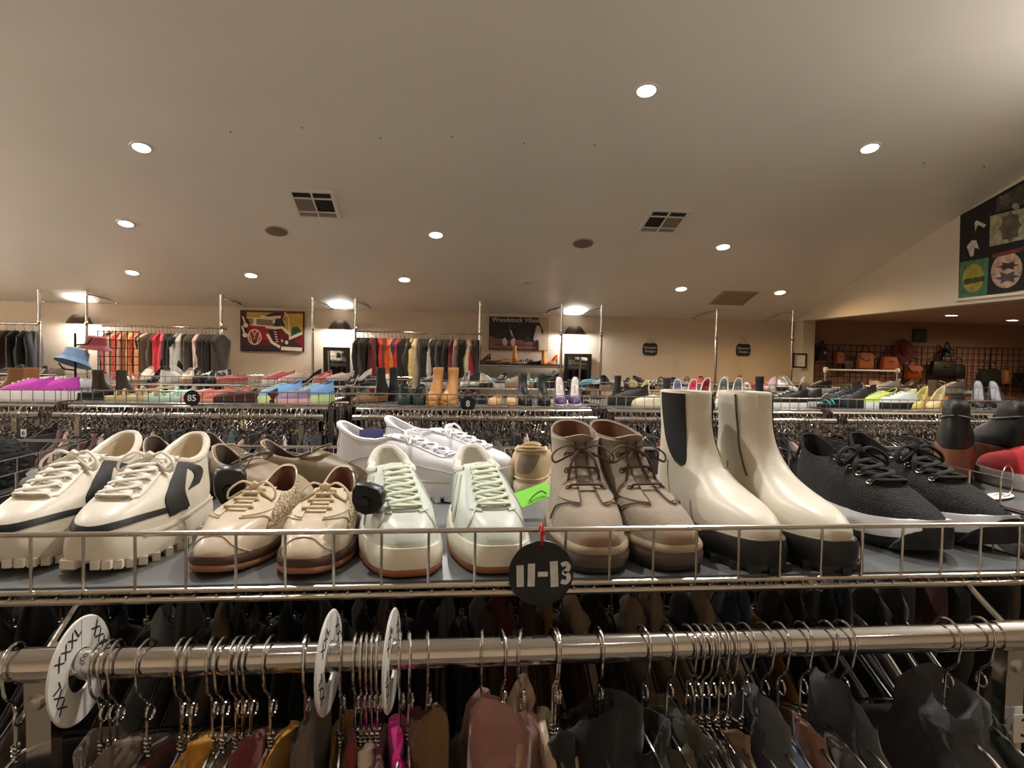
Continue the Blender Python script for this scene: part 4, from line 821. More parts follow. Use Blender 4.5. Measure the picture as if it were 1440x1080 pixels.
def rack(name, lab, x0, x1, yf, yb, zs, tube_out, tube_z, fine, uprights, off=0.0, back_tube=True, inner=None, tr=.0168):
    t = thing(name, lab, 'clothes rack', (x0, yf, 0), 0, 'shoe racks with hanging rails'); w, d = x1-x0, yb-yf
    wire_basket(t, w, d, zs, fine, off=off)
    tubes = [(-tube_out)]+([d+tube_out] if back_tube else [])
    for ty in tubes: MB().tube([(0, ty, tube_z), (w, ty, tube_z)], tr, 18 if fine else 10).build('hang_rail', CHROME, t)
    if inner: MB().tube([(0, inner[0], inner[1]), (w, inner[0], inner[1])], .0125, 12).build('inner_hang_rail', CHROME, t)
    for ux in uprights:
        for ty in tubes:
            s = -1 if ty < 0 else 1
            MB().box(ux-.0125, ux+.0125, ty-.011, ty+.011, 0, tube_z-.02).build('upright', SATIN if not fine else CHROME, t)
            c = MB(); c.tube([(ux-.022, ty, tube_z), (ux+.022, ty, tube_z)], tr+.0022, 16); c.box(ux-.0135, ux+.0135, ty-.013, ty+.013, tube_z-.045, tube_z-.012); cl_ = c.build('clamp', CHROME, t)
            b_ = MB(); b_.lathe([(0, .006), (.006, .005), (.009, 0)], 12); o = b_.build('bolt', SATIN, cl_); o.matrix_local = Matrix.Translation((ux, ty-.013, tube_z-.034)) @ Matrix.Rotation(PI/2, 4, 'X')
            MB().tube([(ux, ty+s*(-.012), tube_z+.012), (ux, ty-s*.075, zs-.016)], .0045, 8).build('brace', CHROME, t)
        MB().tube([(ux, -tube_out, .12), (ux, d+tube_out, .12)], .012, 8).build('foot_bar', SATIN, t)
    return t
NX0, NX1, NYF, NYB = -.74, .88, .85, 1.635
TZ, TY = 1.316, .775
u1, u2 = PY(62, 970, TY).x, PY(1417, 960, TY).x
off_ = (PY(43, 750, .85).x-NX0)
rack('shoe_rack', 'near chrome rack with wire shoe basket and front hanging rail', NX0, NX1, NYF, NYB, SH, NYF-TY, TZ, True, (u1-NX0, u2-NX0), off_, True, (.33, 1.300))
t = rack('shoe_rack', 'chrome rack at left holding the black fleece slippers', -2.46, -.842, .95, 1.74, SH, .075, TZ, True, (.15, 1.45), .02)
t = rack('shoe_rack', 'chrome rack at right holding the wooden wedge boots', 1.12, 2.74, .86, 1.66, SH, .075, TZ, True, (.15, 1.45), .02)
# small white number plate on the right upright
p = PY(1441, 1024, TY-.02); t = thing('number_plate', 'white plate with a black 3 at the bottom right', 'sign', p); MB().box(-.016, .018, -.001, .001, -.018, .018).build('plate', WHITEP, t)
letters('numeral', '3', .034, BLACKM, t, Matrix.Translation((0, -.0016, 0)) @ Matrix.Rotation(PI/2, 4, 'X'), .0004)
MB().box(-.03, -.012, .002, .004, -.004, .004).build('mounting_tab', SATIN, t)
# round size sign with brushed white figures
p = PY(761, 806, .838); t = thing('size_sign', 'round black sign reading 11-13 zip-tied to the basket', 'sign', p)
o = MB().lathe([(0, .0012), (.0415, .0012), (.042, 0), (.0415, -.0012), (0, -.0012)], 48).build('disc', BLACKP, t); o.rotation_euler = (PI/2, 0, 0)
BR = mat('brush_white', srgb(222, 222, 224), .7, var=.1, scale=120)
def rib(pts, w, nm='figure'):
    mb = MB(); P = [Vector((x, 0, z)) for x, z in pts]; L, R = [], []
    for i, q in enumerate(P):
        d = (P[min(i+1, len(P)-1)]-P[max(i-1, 0)]).normalized(); n = Vector((-d.z, 0, d.x))*w/2; L.append(q+n); R.append(q-n)
    for i in range(len(P)-1): mb.add([L[i]+Vector((0, -.0016, 0)), L[i+1]+Vector((0, -.0016, 0)), R[i+1]+Vector((0, -.0016, 0)), R[i]+Vector((0, -.0016, 0))], [(0, 1, 2, 3)])
    return mb
K = 1/1090.
for pts, w in (([(-30, 12), (-29, -18)], 10), ([(-14, 14), (-14, -18)], 10), ([(-5, -1), (9, -1)], 7), ([(17, 17), (19, -19)], 11), ([(q.x, q.y) for q in smooth([(28, 11, 0), (34, 13.5, 0), (38, 9, 0), (35, 3, 0), (31, 1, 0), (37, -2, 0), (38.5, -8, 0), (34, -13, 0), (28, -11, 0)], 24)], 6.5)):
    rib([(x*K, z*K) for x, z in pts], w*K).build('figure', BR, t, smooth=False)
MB().lathe([(0, 0), (.0022, 0)], 10).build('hole', WHITEP, t).matrix_local = Matrix.Translation((0, -.0018, .036)) @ Matrix.Rotation(PI/2, 4, 'X')
RP = mat('red_plastic', srgb(206, 34, 30), .4, var=.05); MB().tube(smooth([(0, -.002, .036), (0, -.004, .050), (0, .004, .060), (0, .014, .056), (0, .004, .040)], 14), .0015, 6).build('zip_tie', RP, t); MB().box(-.0028, .0028, -.006, -.001, .050, .056).build('zip_tie_head', RP, t); MB().tube([(0, -.004, .055), (.001, -.004, .068)], [.0016, .0004], 5).build('zip_tie_tail', RP, t)
# white size divider rings on the rail
INK = mat('marker_ink', (.012, .012, .012), .7, var=.2)
for i, (px, yaw, lab) in enumerate(((113, -5, 'white divider ring marked XXXL at left of the front rail'), (463, -6, 'white divider ring in the middle, left one of two'), (551, -6, 'white divider ring in the middle, beside the hot pink garment'))):
    p = PY(px, 927 if i == 0 else 922, TY); t = thing('size_divider', lab, 'divider ring', (p.x, TY, TZ-.006), math.radians(yaw), 'white size divider rings')
    o = MB().lathe([(.0235, .0014), (.056, .0014), (.0575, 0), (.056, -.0014), (.0235, -.0014), (.0235, .0014)], 48, cap=False).build('ring', WHITEP, t); o.rotation_euler = (0, PI/2, 0)
    txt = 'XXXL' if i == 0 else 'XXL'
    for sx, a0 in ((1, 0),):
        for j, (s_, a) in enumerate(((txt, math.radians(-35)), ('XXL', math.radians(-110)), (txt, math.radians(60)))):
            R_ = Matrix.Rotation(PI/2, 4, 'Z') @ Matrix.Rotation(PI/2, 4, 'X')
            letters('lettering', s_, .019, INK, t, Matrix.Translation((.0018, 0, 0)) @ Matrix.Rotation(-a, 4, 'X') @ Matrix.Translation((0, 0, .040)) @ R_, .0002)
    MB().box(-.0016, .0016, -.0005, .0005, .023, .056).build('slit', GRILLE, t)
# ------------------------------------------------------------------ hangers and garments
HR = TZ
def hook_path(rt=.0225):
    P = arc((0, 0, .0015), rt, math.radians(20), math.radians(205), 14, 'yz')
    P += [Vector((0, -rt*.75, -.026)), Vector((0, -.008, -.036)), Vector((0, -.001, -.046)), Vector((0, 0, -.09))]
    return P
hk_me = MB().tube(smooth(hook_path(), 34), .0017, 7).mesh('hook_wire')
rg_me = MB().tube([(.0042, .0085*math.cos(2*PI*k/14), -.056+.0085*math.sin(2*PI*k/14)) for k in range(14)], .0016, 6, closed=True).mesh('neck_ring')
co_me = MB().tube([(.0036*math.cos(k*.9), .0036*math.sin(k*.9), -.086-.0007*k) for k in range(30)], .0015, 5).mesh('coil')
def arm_pts(w=.205, dr=.085): return smooth([(0, 0, -.100), (0, w*.35, -.100-dr*.2), (0, w*.8, -.100-dr*.75), (0, w, -.100-dr), (0, w*.96, -.100-dr-.012)], 12)
ar_me = MB().tube(arm_pts(), .0021, 6).mesh('arm'); ar2_me = MB().tube([Vector((0, -p.y, p.z)) for p in arm_pts()], .0021, 6).mesh('arm')
cb_me = MB().tube([(0, -.197, -.197), (0, .197, -.197)], .0018, 6).mesh('cross_bar')
def hanger(x, y, z, rot, lab, group):
    t = thing('clothes_hanger', lab, 'hanger', (x, y, z), rot, group)
    for nm, me in (('hook_wire', hk_me), ('neck_ring', rg_me), ('coil', co_me), ('arm', ar_me), ('arm', ar2_me), ('cross_bar', cb_me)): link(nm, me, CHROME, t)
    return t
def garment_mesh(seed, collar=.05, thick=.02, width=.205, length=.55, nz=26, nc=32, lean=0, folds=3):
    rnd = random.Random(seed); vs = []; ph = [rnd.random()*6.28 for _ in range(6)]
    prof = []
    if collar > .001: prof += [(-.100+collar, .034, .55), (-.100+collar*.6, .046, .9), (-.104, .055, .9)]
    else: prof += [(-.098, .03, .35), (-.104, .05, .7)]
    prof += [(-.122, .09, .8), (-.150, .145, .9), (-.182, .192, .95), (-.215, width+.005, 1), (-.30, width, 1.15), (-.42, width*.98, 1.2), (-.100-length, width*.96, 1.25)]
    N = len(prof)-1
    for i in range(nz+1):
        z, a, th = cr(prof, N*i/nz); dn = max(0, (-z-.1))
        for k in range(nc):
            an = 2*PI*k/nc; c, s = math.cos(an), math.sin(an)
            tt = thick*th*(1+.35*math.sin(folds*an+ph[0]+z*9)+.25*math.sin(5*an+ph[1]-z*14))
            y = a*math.copysign(abs(s)**.8, s); x = tt*math.copysign(abs(c)**.8, c)
            x += .010*math.sin(y*22+ph[2]+z*6)*min(1, dn*8)+lean*y*min(1, dn*10)+.012*math.sin(z*11+ph[3])*min(1, dn*4)
            x += (.006*math.sin(ph[4]+y*22) if i < 3 and collar > .001 else 0)
            zz = z+(.020*math.sin(an*1+ph[5]) if i <= 3 and collar > .001 else 0)
            vs.append((x, y, zz))
    fs = [(i*nc+k, i*nc+(k+1) % nc, (i+1)*nc+(k+1) % nc, (i+1)*nc+k) for i in range(nz) for k in range(nc)]
    me = MB(); me.add(vs, fs)
    n0 = len(me.v); top = [Vector(v) for v in vs[:nc]]; cc = sum(top, Vector())/nc
    me.v += [tuple(cc+(v-cc)*.6+Vector((0, 0, -.02 if collar > .001 else 0))) for v in top]+[tuple(cc+Vector((0, 0, -.035 if collar > .001 else 0)))]
    me.f += [(k, (k+1) % nc, n0+(k+1) % nc, n0+k) for k in range(nc)]+[(n0+k, n0+(k+1) % nc, n0+nc) for k in range(nc)]
    me.f.append(tuple(range(nz*nc, (nz+1)*nc)))
    return me.mesh('garment', True, 80)
def garment(me, x, y, z, rot, m, lab, group, name='hanging_garment', cat='garment', sc=1):
    o = link(name, me, m); o.location = (x, y, z); o.rotation_euler = (0, 0, rot); o.scale = (sc, 1, 1); tag(o, lab, cat, group); return o
NEAR = [ # sight-line x of the hook, colour, words, collar, thickness, name
 (4, (30, 26, 26), 'black top with orange neckline at the far left', .0, .016), (128, (126, 112, 98), 'taupe jacket just right of the XXXL divider', .03, .022), (141, (150, 136, 120), 'pale taupe cardigan second right of the XXXL divider', .0, .018),
 (152, (112, 96, 82), 'brown-grey coat third right of the XXXL divider', .045, .024), (195, (92, 34, 36), 'maroon shirt hung alone left of the mustard blouse', .0, .016), (245, (84, 44, 40), 'reddish brown knit left of the mustard blouse', .0, .018),
 (258, (196, 138, 38), 'mustard yellow blouse in the left third of the rail', .03, .022), (290, (168, 166, 158), 'light grey shirt right of the mustard blouse', .0, .018), (305, (120, 98, 80), 'tan shirt between grey shirt and maroon tops', .0, .018),
 (325, (88, 60, 52), 'brown ribbed top left of the maroon tops', .0, .016), (335, (70, 30, 36), 'dark maroon top, first of two', .0, .016), (346, (110, 40, 46), 'maroon velvet top, second of two', .045, .018), (374, (206, 146, 40), 'bright mustard scarf-collar top left of the divider rings', .02, .02),
 (425, (96, 86, 74), 'grey-brown hooded jacket with pointed hood', .06, .022), (476, (150, 112, 48), 'olive gold blouse just right of a divider ring', .02, .016), (497, (112, 36, 44), 'wine red top between the divider rings', .03, .014), (506, (46, 38, 36), 'dark brown top between the divider rings', 0, .012), (513, (198, 186, 168), 'cream blouse between the divider rings', .02, .014),
 (521, (168, 150, 132), 'beige shirt between the divider rings', 0, .014), (529, (140, 112, 106), 'mauve-grey top left of the right divider ring', 0, .014), (562, (226, 26, 142), 'hot pink top right of the divider rings', .022, .016), (575, (98, 34, 58), 'plum knit behind the hot pink top', .03, .014), (601, (110, 82, 48), 'olive brown jacket in the empty stretch of rail', .05, .03),
 (680, (164, 138, 124), 'pinkish beige cardigan left of the mauve satin blouse', .035, .02), (709, (150, 104, 98), 'mauve satin blouse under the round size sign', .062, .042), (736, (170, 144, 116), 'tan collared blouse behind the mauve satin blouse', .065, .016), (783, (190, 170, 140), 'cream leather jacket right of the mauve satin blouse', .02, .024), (788, (28, 27, 28), 'black jacket, first right of the cream jacket', .03, .03),
 (848, (22, 22, 24), 'black coat in the middle of the right half', .05, .036), (912, (30, 29, 28), 'black pleated top in the right half', .02, .026), (948, (86, 80, 60), 'olive check shirt', .045, .022), (976, (62, 62, 52), 'dark olive canvas jacket with tan edging', .04, .032), (988, (92, 74, 66), 'brown print blouse next to the olive jacket', .03, .014),
 (999, (54, 50, 50), 'charcoal cardigan in the tight cluster', 0, .012), (1010, (34, 36, 64), 'dark navy shirt in the tight cluster', .02, .012), (1023, (72, 66, 66), 'grey cardigan in the tight cluster', 0, .014), (1037, (128, 104, 86), 'tan knit in the tight cluster', .01, .014), (1058, (42, 42, 60), 'navy top right of the tight cluster', .03, .016),
 (1108, (122, 150, 192), 'light blue denim sleeve hanging by the charcoal hooded jacket', 0, .03), (1085, (70, 72, 78), 'charcoal hooded jacket with light blue sleeve', .05, .03), (1140, (118, 76, 60), 'bronze satin shirt right of the charcoal hoodie', .02, .024), (1176, (96, 94, 92), 'grey blouse with white edging', .0, .016), (1199, (60, 62, 68), 'dark slate denim jacket', .06, .03), (1348, (58, 58, 60), 'charcoal work jacket with pale lining at far right', .05, .045), (1396, (44, 58, 52), 'dark green quilted vest by the right upright', .05, .024)]
for i, (px, col, words, cl, th) in enumerate(NEAR):
    x = PY(px, 915, TY-.02).x; rot = random.uniform(-.10, .10)
    if px > 880: rot += .10
    if px < 420: rot -= .06
    if px == 736: rot = -.25
    hanger(x, TY, TZ, rot, 'chrome hanger carrying the %s' % words, 'chrome hangers on the front rail')
    m = mat('satin_%d_%d_%d' % col, srgb(*col), .32, var=.12, scale=14, bump=.35, bscale=40, sheen=.3) if 'satin' in words else cloth(*col)
    garment(garment_mesh(i+1, cl*(.85 if px in (425, 709, 736, 601, 848, 1199, 1348, 1085) else .35), th*(1 if px in (709, 848, 1348) else .8), .19+.02*random.random(), .5, lean=random.uniform(-.05, .05)), x+.002, TY+.004, TZ-.012, rot+random.uniform(-.05, .05), m, words if len(words.split()) > 3 else words+' on the front rail', 'garments on the front rail')
# light blue sleeve folded over the charcoal jacket
# inner rail under the shelf
INNER = [(-.75, (26, 24, 24)), (-.71, (60, 52, 46)), (-.67, (24, 22, 22)), (-.635, (34, 30, 30)), (-.6, (104, 92, 82)), (-.56, (20, 20, 20)), (-.50, (24, 22, 22)), (-.46, (150, 160, 164)), (-.43, (88, 84, 80)), (-.40, (70, 68, 66)), (-.37, (116, 100, 84)), (-.34, (22, 21, 22)), (-.30, (24, 24, 24)), (-.26, (18, 18, 18)), (-.22, (24, 22, 20)), (-.18, (20, 20, 22)), (-.14, (26, 24, 24)), (-.10, (110, 84, 76)), (-.07, (24, 24, 26)), (-.03, (28, 26, 30)), (.0, (96, 94, 92)), (.03, (22, 22, 22)), (.07, (84, 70, 58)), (.10, (112, 34, 40)), (.125, (192, 176, 152)), (.15, (96, 60, 42)), (.18, (150, 112, 60)), (.21, (90, 40, 38)), (.235, (186, 166, 140)), (.265, (30, 28, 28)), (.30, (22, 22, 22)), (.34, (168, 146, 124)), (.37, (160, 140, 118)), (.40, (190, 172, 148)), (.435, (24, 24, 24)), (.465, (170, 150, 126)), (.495, (214, 206, 192)), (.52, (56, 66, 88)), (.54, (70, 82, 104)), (.575, (190, 132, 34)), (.61, (26, 26, 26)), (.64, (36, 34, 34)), (.67, (70, 66, 62)), (.70, (24, 24, 26)), (.73, (44, 48, 60)), (.76, (130, 118, 104)), (.80, (24, 26, 28)), (.84, (50, 54, 58))]
IM = [garment_mesh(100+k, (.0, .03, .045)[k % 3], .016, .20, .6, 18, 24) for k in range(6)]
def cname(c):
    r, g, b = c; mx, mn = max(c), min(c)
    if mx < 36: return 'black'
    if mx-mn < 16: return 'charcoal' if mx < 70 else ('grey' if mx < 150 else 'off-white')
    if mx-mn < 50 and r >= b: return 'dark brown' if mx < 75 else ('taupe' if mx < 140 else 'beige')
    if r > 150 and g > 100 and b < 80: return 'mustard'
    if r > g*1.7 and r > b*1.6: return 'maroon' if r < 150 else ('orange' if g > b*1.6 and g > 80 else 'red')
    if b > r: return ('teal' if g > b*.9 and g > r*1.3 else ('navy' if mx < 80 else 'blue'))
    if g > r: return 'green'
    if b > g*1.1: return 'plum' if mx < 150 else 'pink'
    return 'brown' if mx < 130 else 'tan'
TENS = ['twenty', 'thirty', 'forty', 'fifty']
UNIT = ['', '-first', '-second', '-third', '-fourth', '-fifth', '-sixth', '-seventh', '-eighth', '-ninth']
ORD = ['first', 'second', 'third', 'fourth', 'fifth', 'sixth', 'seventh', 'eighth', 'ninth', 'tenth', 'eleventh', 'twelfth', 'thirteenth', 'fourteenth', 'fifteenth', 'sixteenth', 'seventeenth', 'eighteenth', 'nineteenth', 'twentieth']
seen = {}
def nth(key):
    seen[key] = seen.get(key, -1)+1; k = seen[key]; return ORD[k] if k < 20 else (TENS[(k+1)//10-2]+UNIT[(k+1) % 10] if (k+1) % 10 else TENS[(k+1)//10-2][:-1]+'ieth')
IY, IZ = NYF+.33, 1.300
for i, (x, c) in enumerate(INNER):
    x = x*1.0+.02; rot = random.uniform(-.08, .08); o_ = nth('inner'+cname(c))
    hanger(x, IY, IZ, rot, 'chrome hanger with the %s %s garment under the shoe basket' % (o_, cname(c)), 'chrome hangers under the shoe basket')
    garment(IM[i % 6], x, IY, IZ-.012, rot, cloth(*c), '%s %s garment from the left under the shoe basket' % (o_, cname(c)), 'garments under the shoe basket', sc=random.uniform(.7, 1.3))
BACKP = [(24, 22, 22), (30, 28, 28), (52, 44, 40), (22, 22, 26), (70, 30, 34), (40, 38, 36), (26, 26, 28), (90, 78, 66)]
x = -1.45; i = 0
while x < 1.95:
    c = BACKP[i % 8]; yb_ = 1.71 if -.8 < x < .92 else (1.80 if x < 0 else 1.73)
    if not (-.85 < x < -.76 or .9 < x < 1.13): garment(IM[i % 6], x, yb_, 1.312, random.uniform(-.1, .1), cloth(*c), '%s %s garment on the far side rail of the near racks' % (nth('back'+cname(c)), cname(c)), 'garments on the far side rail of the near racks', sc=2.2)
    x += .075; i += 1
# ------------------------------------------------------------------ middle rows of racks
MX = [(-3.62, -2.09), (-2.02, -.62), (-.46, .93), (1.03, 2.40), (2.47, 3.9)]
MN = ['the magenta sneakers', 'sign 85 and the blue sneakers', 'the tan suede boots', 'white pumps and cream sneakers', 'the lime sneakers at right']
MYF, MYB = 4.0, 4.75
for (a, b_), n in zip(MX, MN): rack('shoe_rack', 'middle-row chrome rack with basket holding %s' % n, a, b_, MYF, MYB, 1.37, .17, 1.312, None, (.12, b_-a-.12), 0, True, (-.02, 1.345))
RX = [(-4.75, -3.35), (-3.25, -1.75), (-1.65, -.25), (-.15, 1.25), (1.4, 2.8), (2.9, 4.3), (4.45, 5.85)]
RN = ['leftmost', 'second from left', 'third from left', 'behind the centre', 'right of centre', 'before the plaques', 'nearest the side room']
for (a, b_), n in zip(RX, RN): rack('shoe_rack', 'back-row chrome shoe rack, %s' % n, a, b_, 6.4, 7.1, 1.37, .12, 1.30, False, (.12, b_-a-.12), 0, False)
# hangers along the middle-row front rails
def one_hanger():
    mb = MB(); mb.tube(smooth(hook_path(), 14), .0026, 4, caps=False); mb.tube([(0, .011*math.cos(2*PI*k/8), -.058+.011*math.sin(2*PI*k/8)) for k in range(8)], .0025, 3, closed=True)
    mb.tube([(0, 0, -.085), (0, 0, -.105)], .006, 5); mb.tube([(0, -.2, -.185), (0, -.1, -.13), (0, 0, -.1), (0, .1, -.13), (0, .2, -.185)], .0028, 4); mb.tube([(0, -.2, -.187), (0, .2, -.187)], .0025, 4)
    for s in (-1, 1): mb.box(-.007, .007, s*.13-.012, s*.13+.012, -.21, -.18)
    return mb
mh_me = one_hanger().mesh('clothes_hanger', True, 60)
GM = [garment_mesh(200+k, (.0, .02, .0, .03)[k % 4], .014, .19, .62, 12, 14) for k in range(8)]
PAL = [(24, 22, 22), (30, 28, 30), (44, 40, 38), (120, 104, 88), (200, 188, 170), (150, 40, 44), (60, 66, 84), (206, 176, 164), (86, 60, 48), (70, 90, 84), (26, 26, 34), (168, 160, 150), (96, 40, 44), (40, 36, 34), (214, 206, 196), (52, 60, 50), (112, 74, 82), (30, 26, 24)]
MROW, MTZ = MYF-.17, 1.312
cnt = 0
for ri, (a, b_) in enumerate(MX):
    x = max(a+.05, -2.62)
    while x < min(b_-.05, 3.62):
        o = link('clothes_hanger', mh_me, CHROME); o.location = (x, MROW, MTZ); o.rotation_euler = (0, 0, random.uniform(-.35, .35))
        tag(o, 'chrome hanger in the packed middle-row rail below %s' % MN[ri], 'hanger', 'chrome hangers on the rail below %s' % MN[ri])
        if cnt % 3 != 2:
            c = random.choice(PAL)
            g_ = garment(random.choice(GM), x+.003, MROW, MTZ-.02-random.random()*.03, o.rotation_euler.z, cloth(*c), '%s %s garment on the rail below %s' % (nth('mid'+cname(c)+str(ri)), cname(c), MN[ri]), 'garments on the rail below %s' % MN[ri])
        cnt += 1; x += random.choice((.022, .026, .03, .034, .05))
# tangled far-side hangers nobody could count
mb = MB(); H = one_hanger()
for (a, b_) in MX:
    for yy, zz in ((MYF-.02, 1.345), (MYB+.17, 1.312)):
        x = a+.04
        while x < b_-.04:
            R_ = Matrix.Translation((x, yy, zz-.02)) @ Matrix.Rotation(random.uniform(-.3, .3), 4, 'Z'); mb.add([R_ @ Vector(v) for v in H.v], H.f); x += random.uniform(.02, .04)
o = mb.build('hanger_rows', CHROME); o['kind'] = 'stuff'; o['label'] = 'dense rows of chrome hangers on the far rails of the middle racks'; o['category'] = 'hangers'
mb = MB()
for (a, b_) in MX:
    x = a+.04
    while x < b_-.04:
        th = random.uniform(.006, .016); mb.box(x-th, x+th, MYF-.02-.18, MYF+.16, .62+random.random()*.1, 1.20+random.uniform(-.03, .02)); x += random.uniform(.03, .05)
o = mb.build('garment_rows', cloth(34, 30, 30)); o['kind'] = 'stuff'; o['label'] = 'packed dark clothes hanging on the inner rails of the middle racks'; o['category'] = 'clothes'
DK = [cloth(*c) for c in ((26, 24, 24), (52, 44, 40), (88, 76, 66), (70, 30, 32))]
for q, m_ in enumerate(DK):
    mb = MB()
    for (a, b_) in RX:
        x = a+.03+.02*q
        while x < b_-.03:
            th = random.uniform(.008, .018); mb.box(x-th, x+th, 6.28-.17, 6.28+.19, .5+random.random()*.2, 1.19+random.uniform(-.03, .02)); x += random.uniform(.08, .14)
    o = mb.build('garment_rows', m_); o['kind'] = 'stuff'; o['label'] = 'packed %s clothes hanging under the back-row baskets' % ('black', 'dark brown', 'taupe', 'maroon')[q]; o['category'] = 'clothes'
# wall garments
WPAL = {0: [(20, 20, 22), (24, 24, 26), (190, 206, 176), (18, 18, 20), (26, 24, 24), (70, 52, 36), (22, 22, 24), (16, 16, 18), (30, 30, 32)],
        1: [(200, 120, 110), (60, 44, 40), (226, 196, 178), (210, 90, 80), (216, 176, 160), (150, 90, 60), (232, 190, 130), (214, 96, 66), (240, 160, 110), (30, 26, 26), (226, 200, 172), (92, 72, 56), (70, 54, 44), (210, 44, 60), (226, 90, 110), (24, 22, 24), (20, 20, 24), (30, 28, 28), (200, 200, 204), (214, 214, 216), (30, 28, 28), (72, 66, 56), (60, 56, 48), (226, 200, 200), (60, 34, 34), (44, 44, 40), (24, 24, 26), (36, 34, 34), (60, 52, 46), (48, 40, 34)],
        2: [(26, 24, 24), (60, 60, 56), (24, 24, 24), (110, 30, 34), (80, 26, 30), (200, 60, 50), (120, 40, 34), (216, 96, 40), (226, 130, 60), (60, 60, 100), (190, 50, 60), (36, 30, 30), (30, 28, 28), (236, 210, 130), (226, 206, 170), (28, 26, 26), (24, 24, 26), (30, 28, 28), (200, 196, 186), (40, 40, 40), (70, 66, 56), (30, 26, 28), (24, 22, 22), (110, 50, 50), (196, 150, 150), (24, 22, 24), (60, 70, 50), (190, 176, 150), (200, 40, 70), (70, 56, 46)]}
WG = [garment_mesh(300+k, .0, .028, .17, .62+.1*(k % 2), 10, 12) for k in range(5)]
WN = ['far left wall rail', 'wall rail left of the van painting', 'wall rail between mirror and poster']
for ri, (a, b_) in enumerate(RAILS):
    A, B = W(*a, .42), W(*b_, .42); x0 = max(A.x+.05, -5.55); n = len(WPAL[ri]); dx = (B.x-.05-x0)/(n-1)
    if ri == 1: pass
    for k, c in enumerate(WPAL[ri]):
        x = x0+dx*k; rot = random.uniform(-.5, .2)
        o = link('clothes_hanger', mh_me, CHROME); o.location = (x, A.y, RZ); o.rotation_euler = (0, 0, rot); tag(o, 'small chrome hanger, %s along the %s' % (nth('wh%d' % ri), WN[ri]), 'hanger', 'hangers on the %s' % WN[ri])
        garment(WG[k % 5], x, A.y, RZ+.02, rot, cloth(*c), '%s %s garment on the %s' % (nth('wg%d' % ri+cname(c)), cname(c), WN[ri]), 'garments on the %s' % WN[ri], sc=1.3)
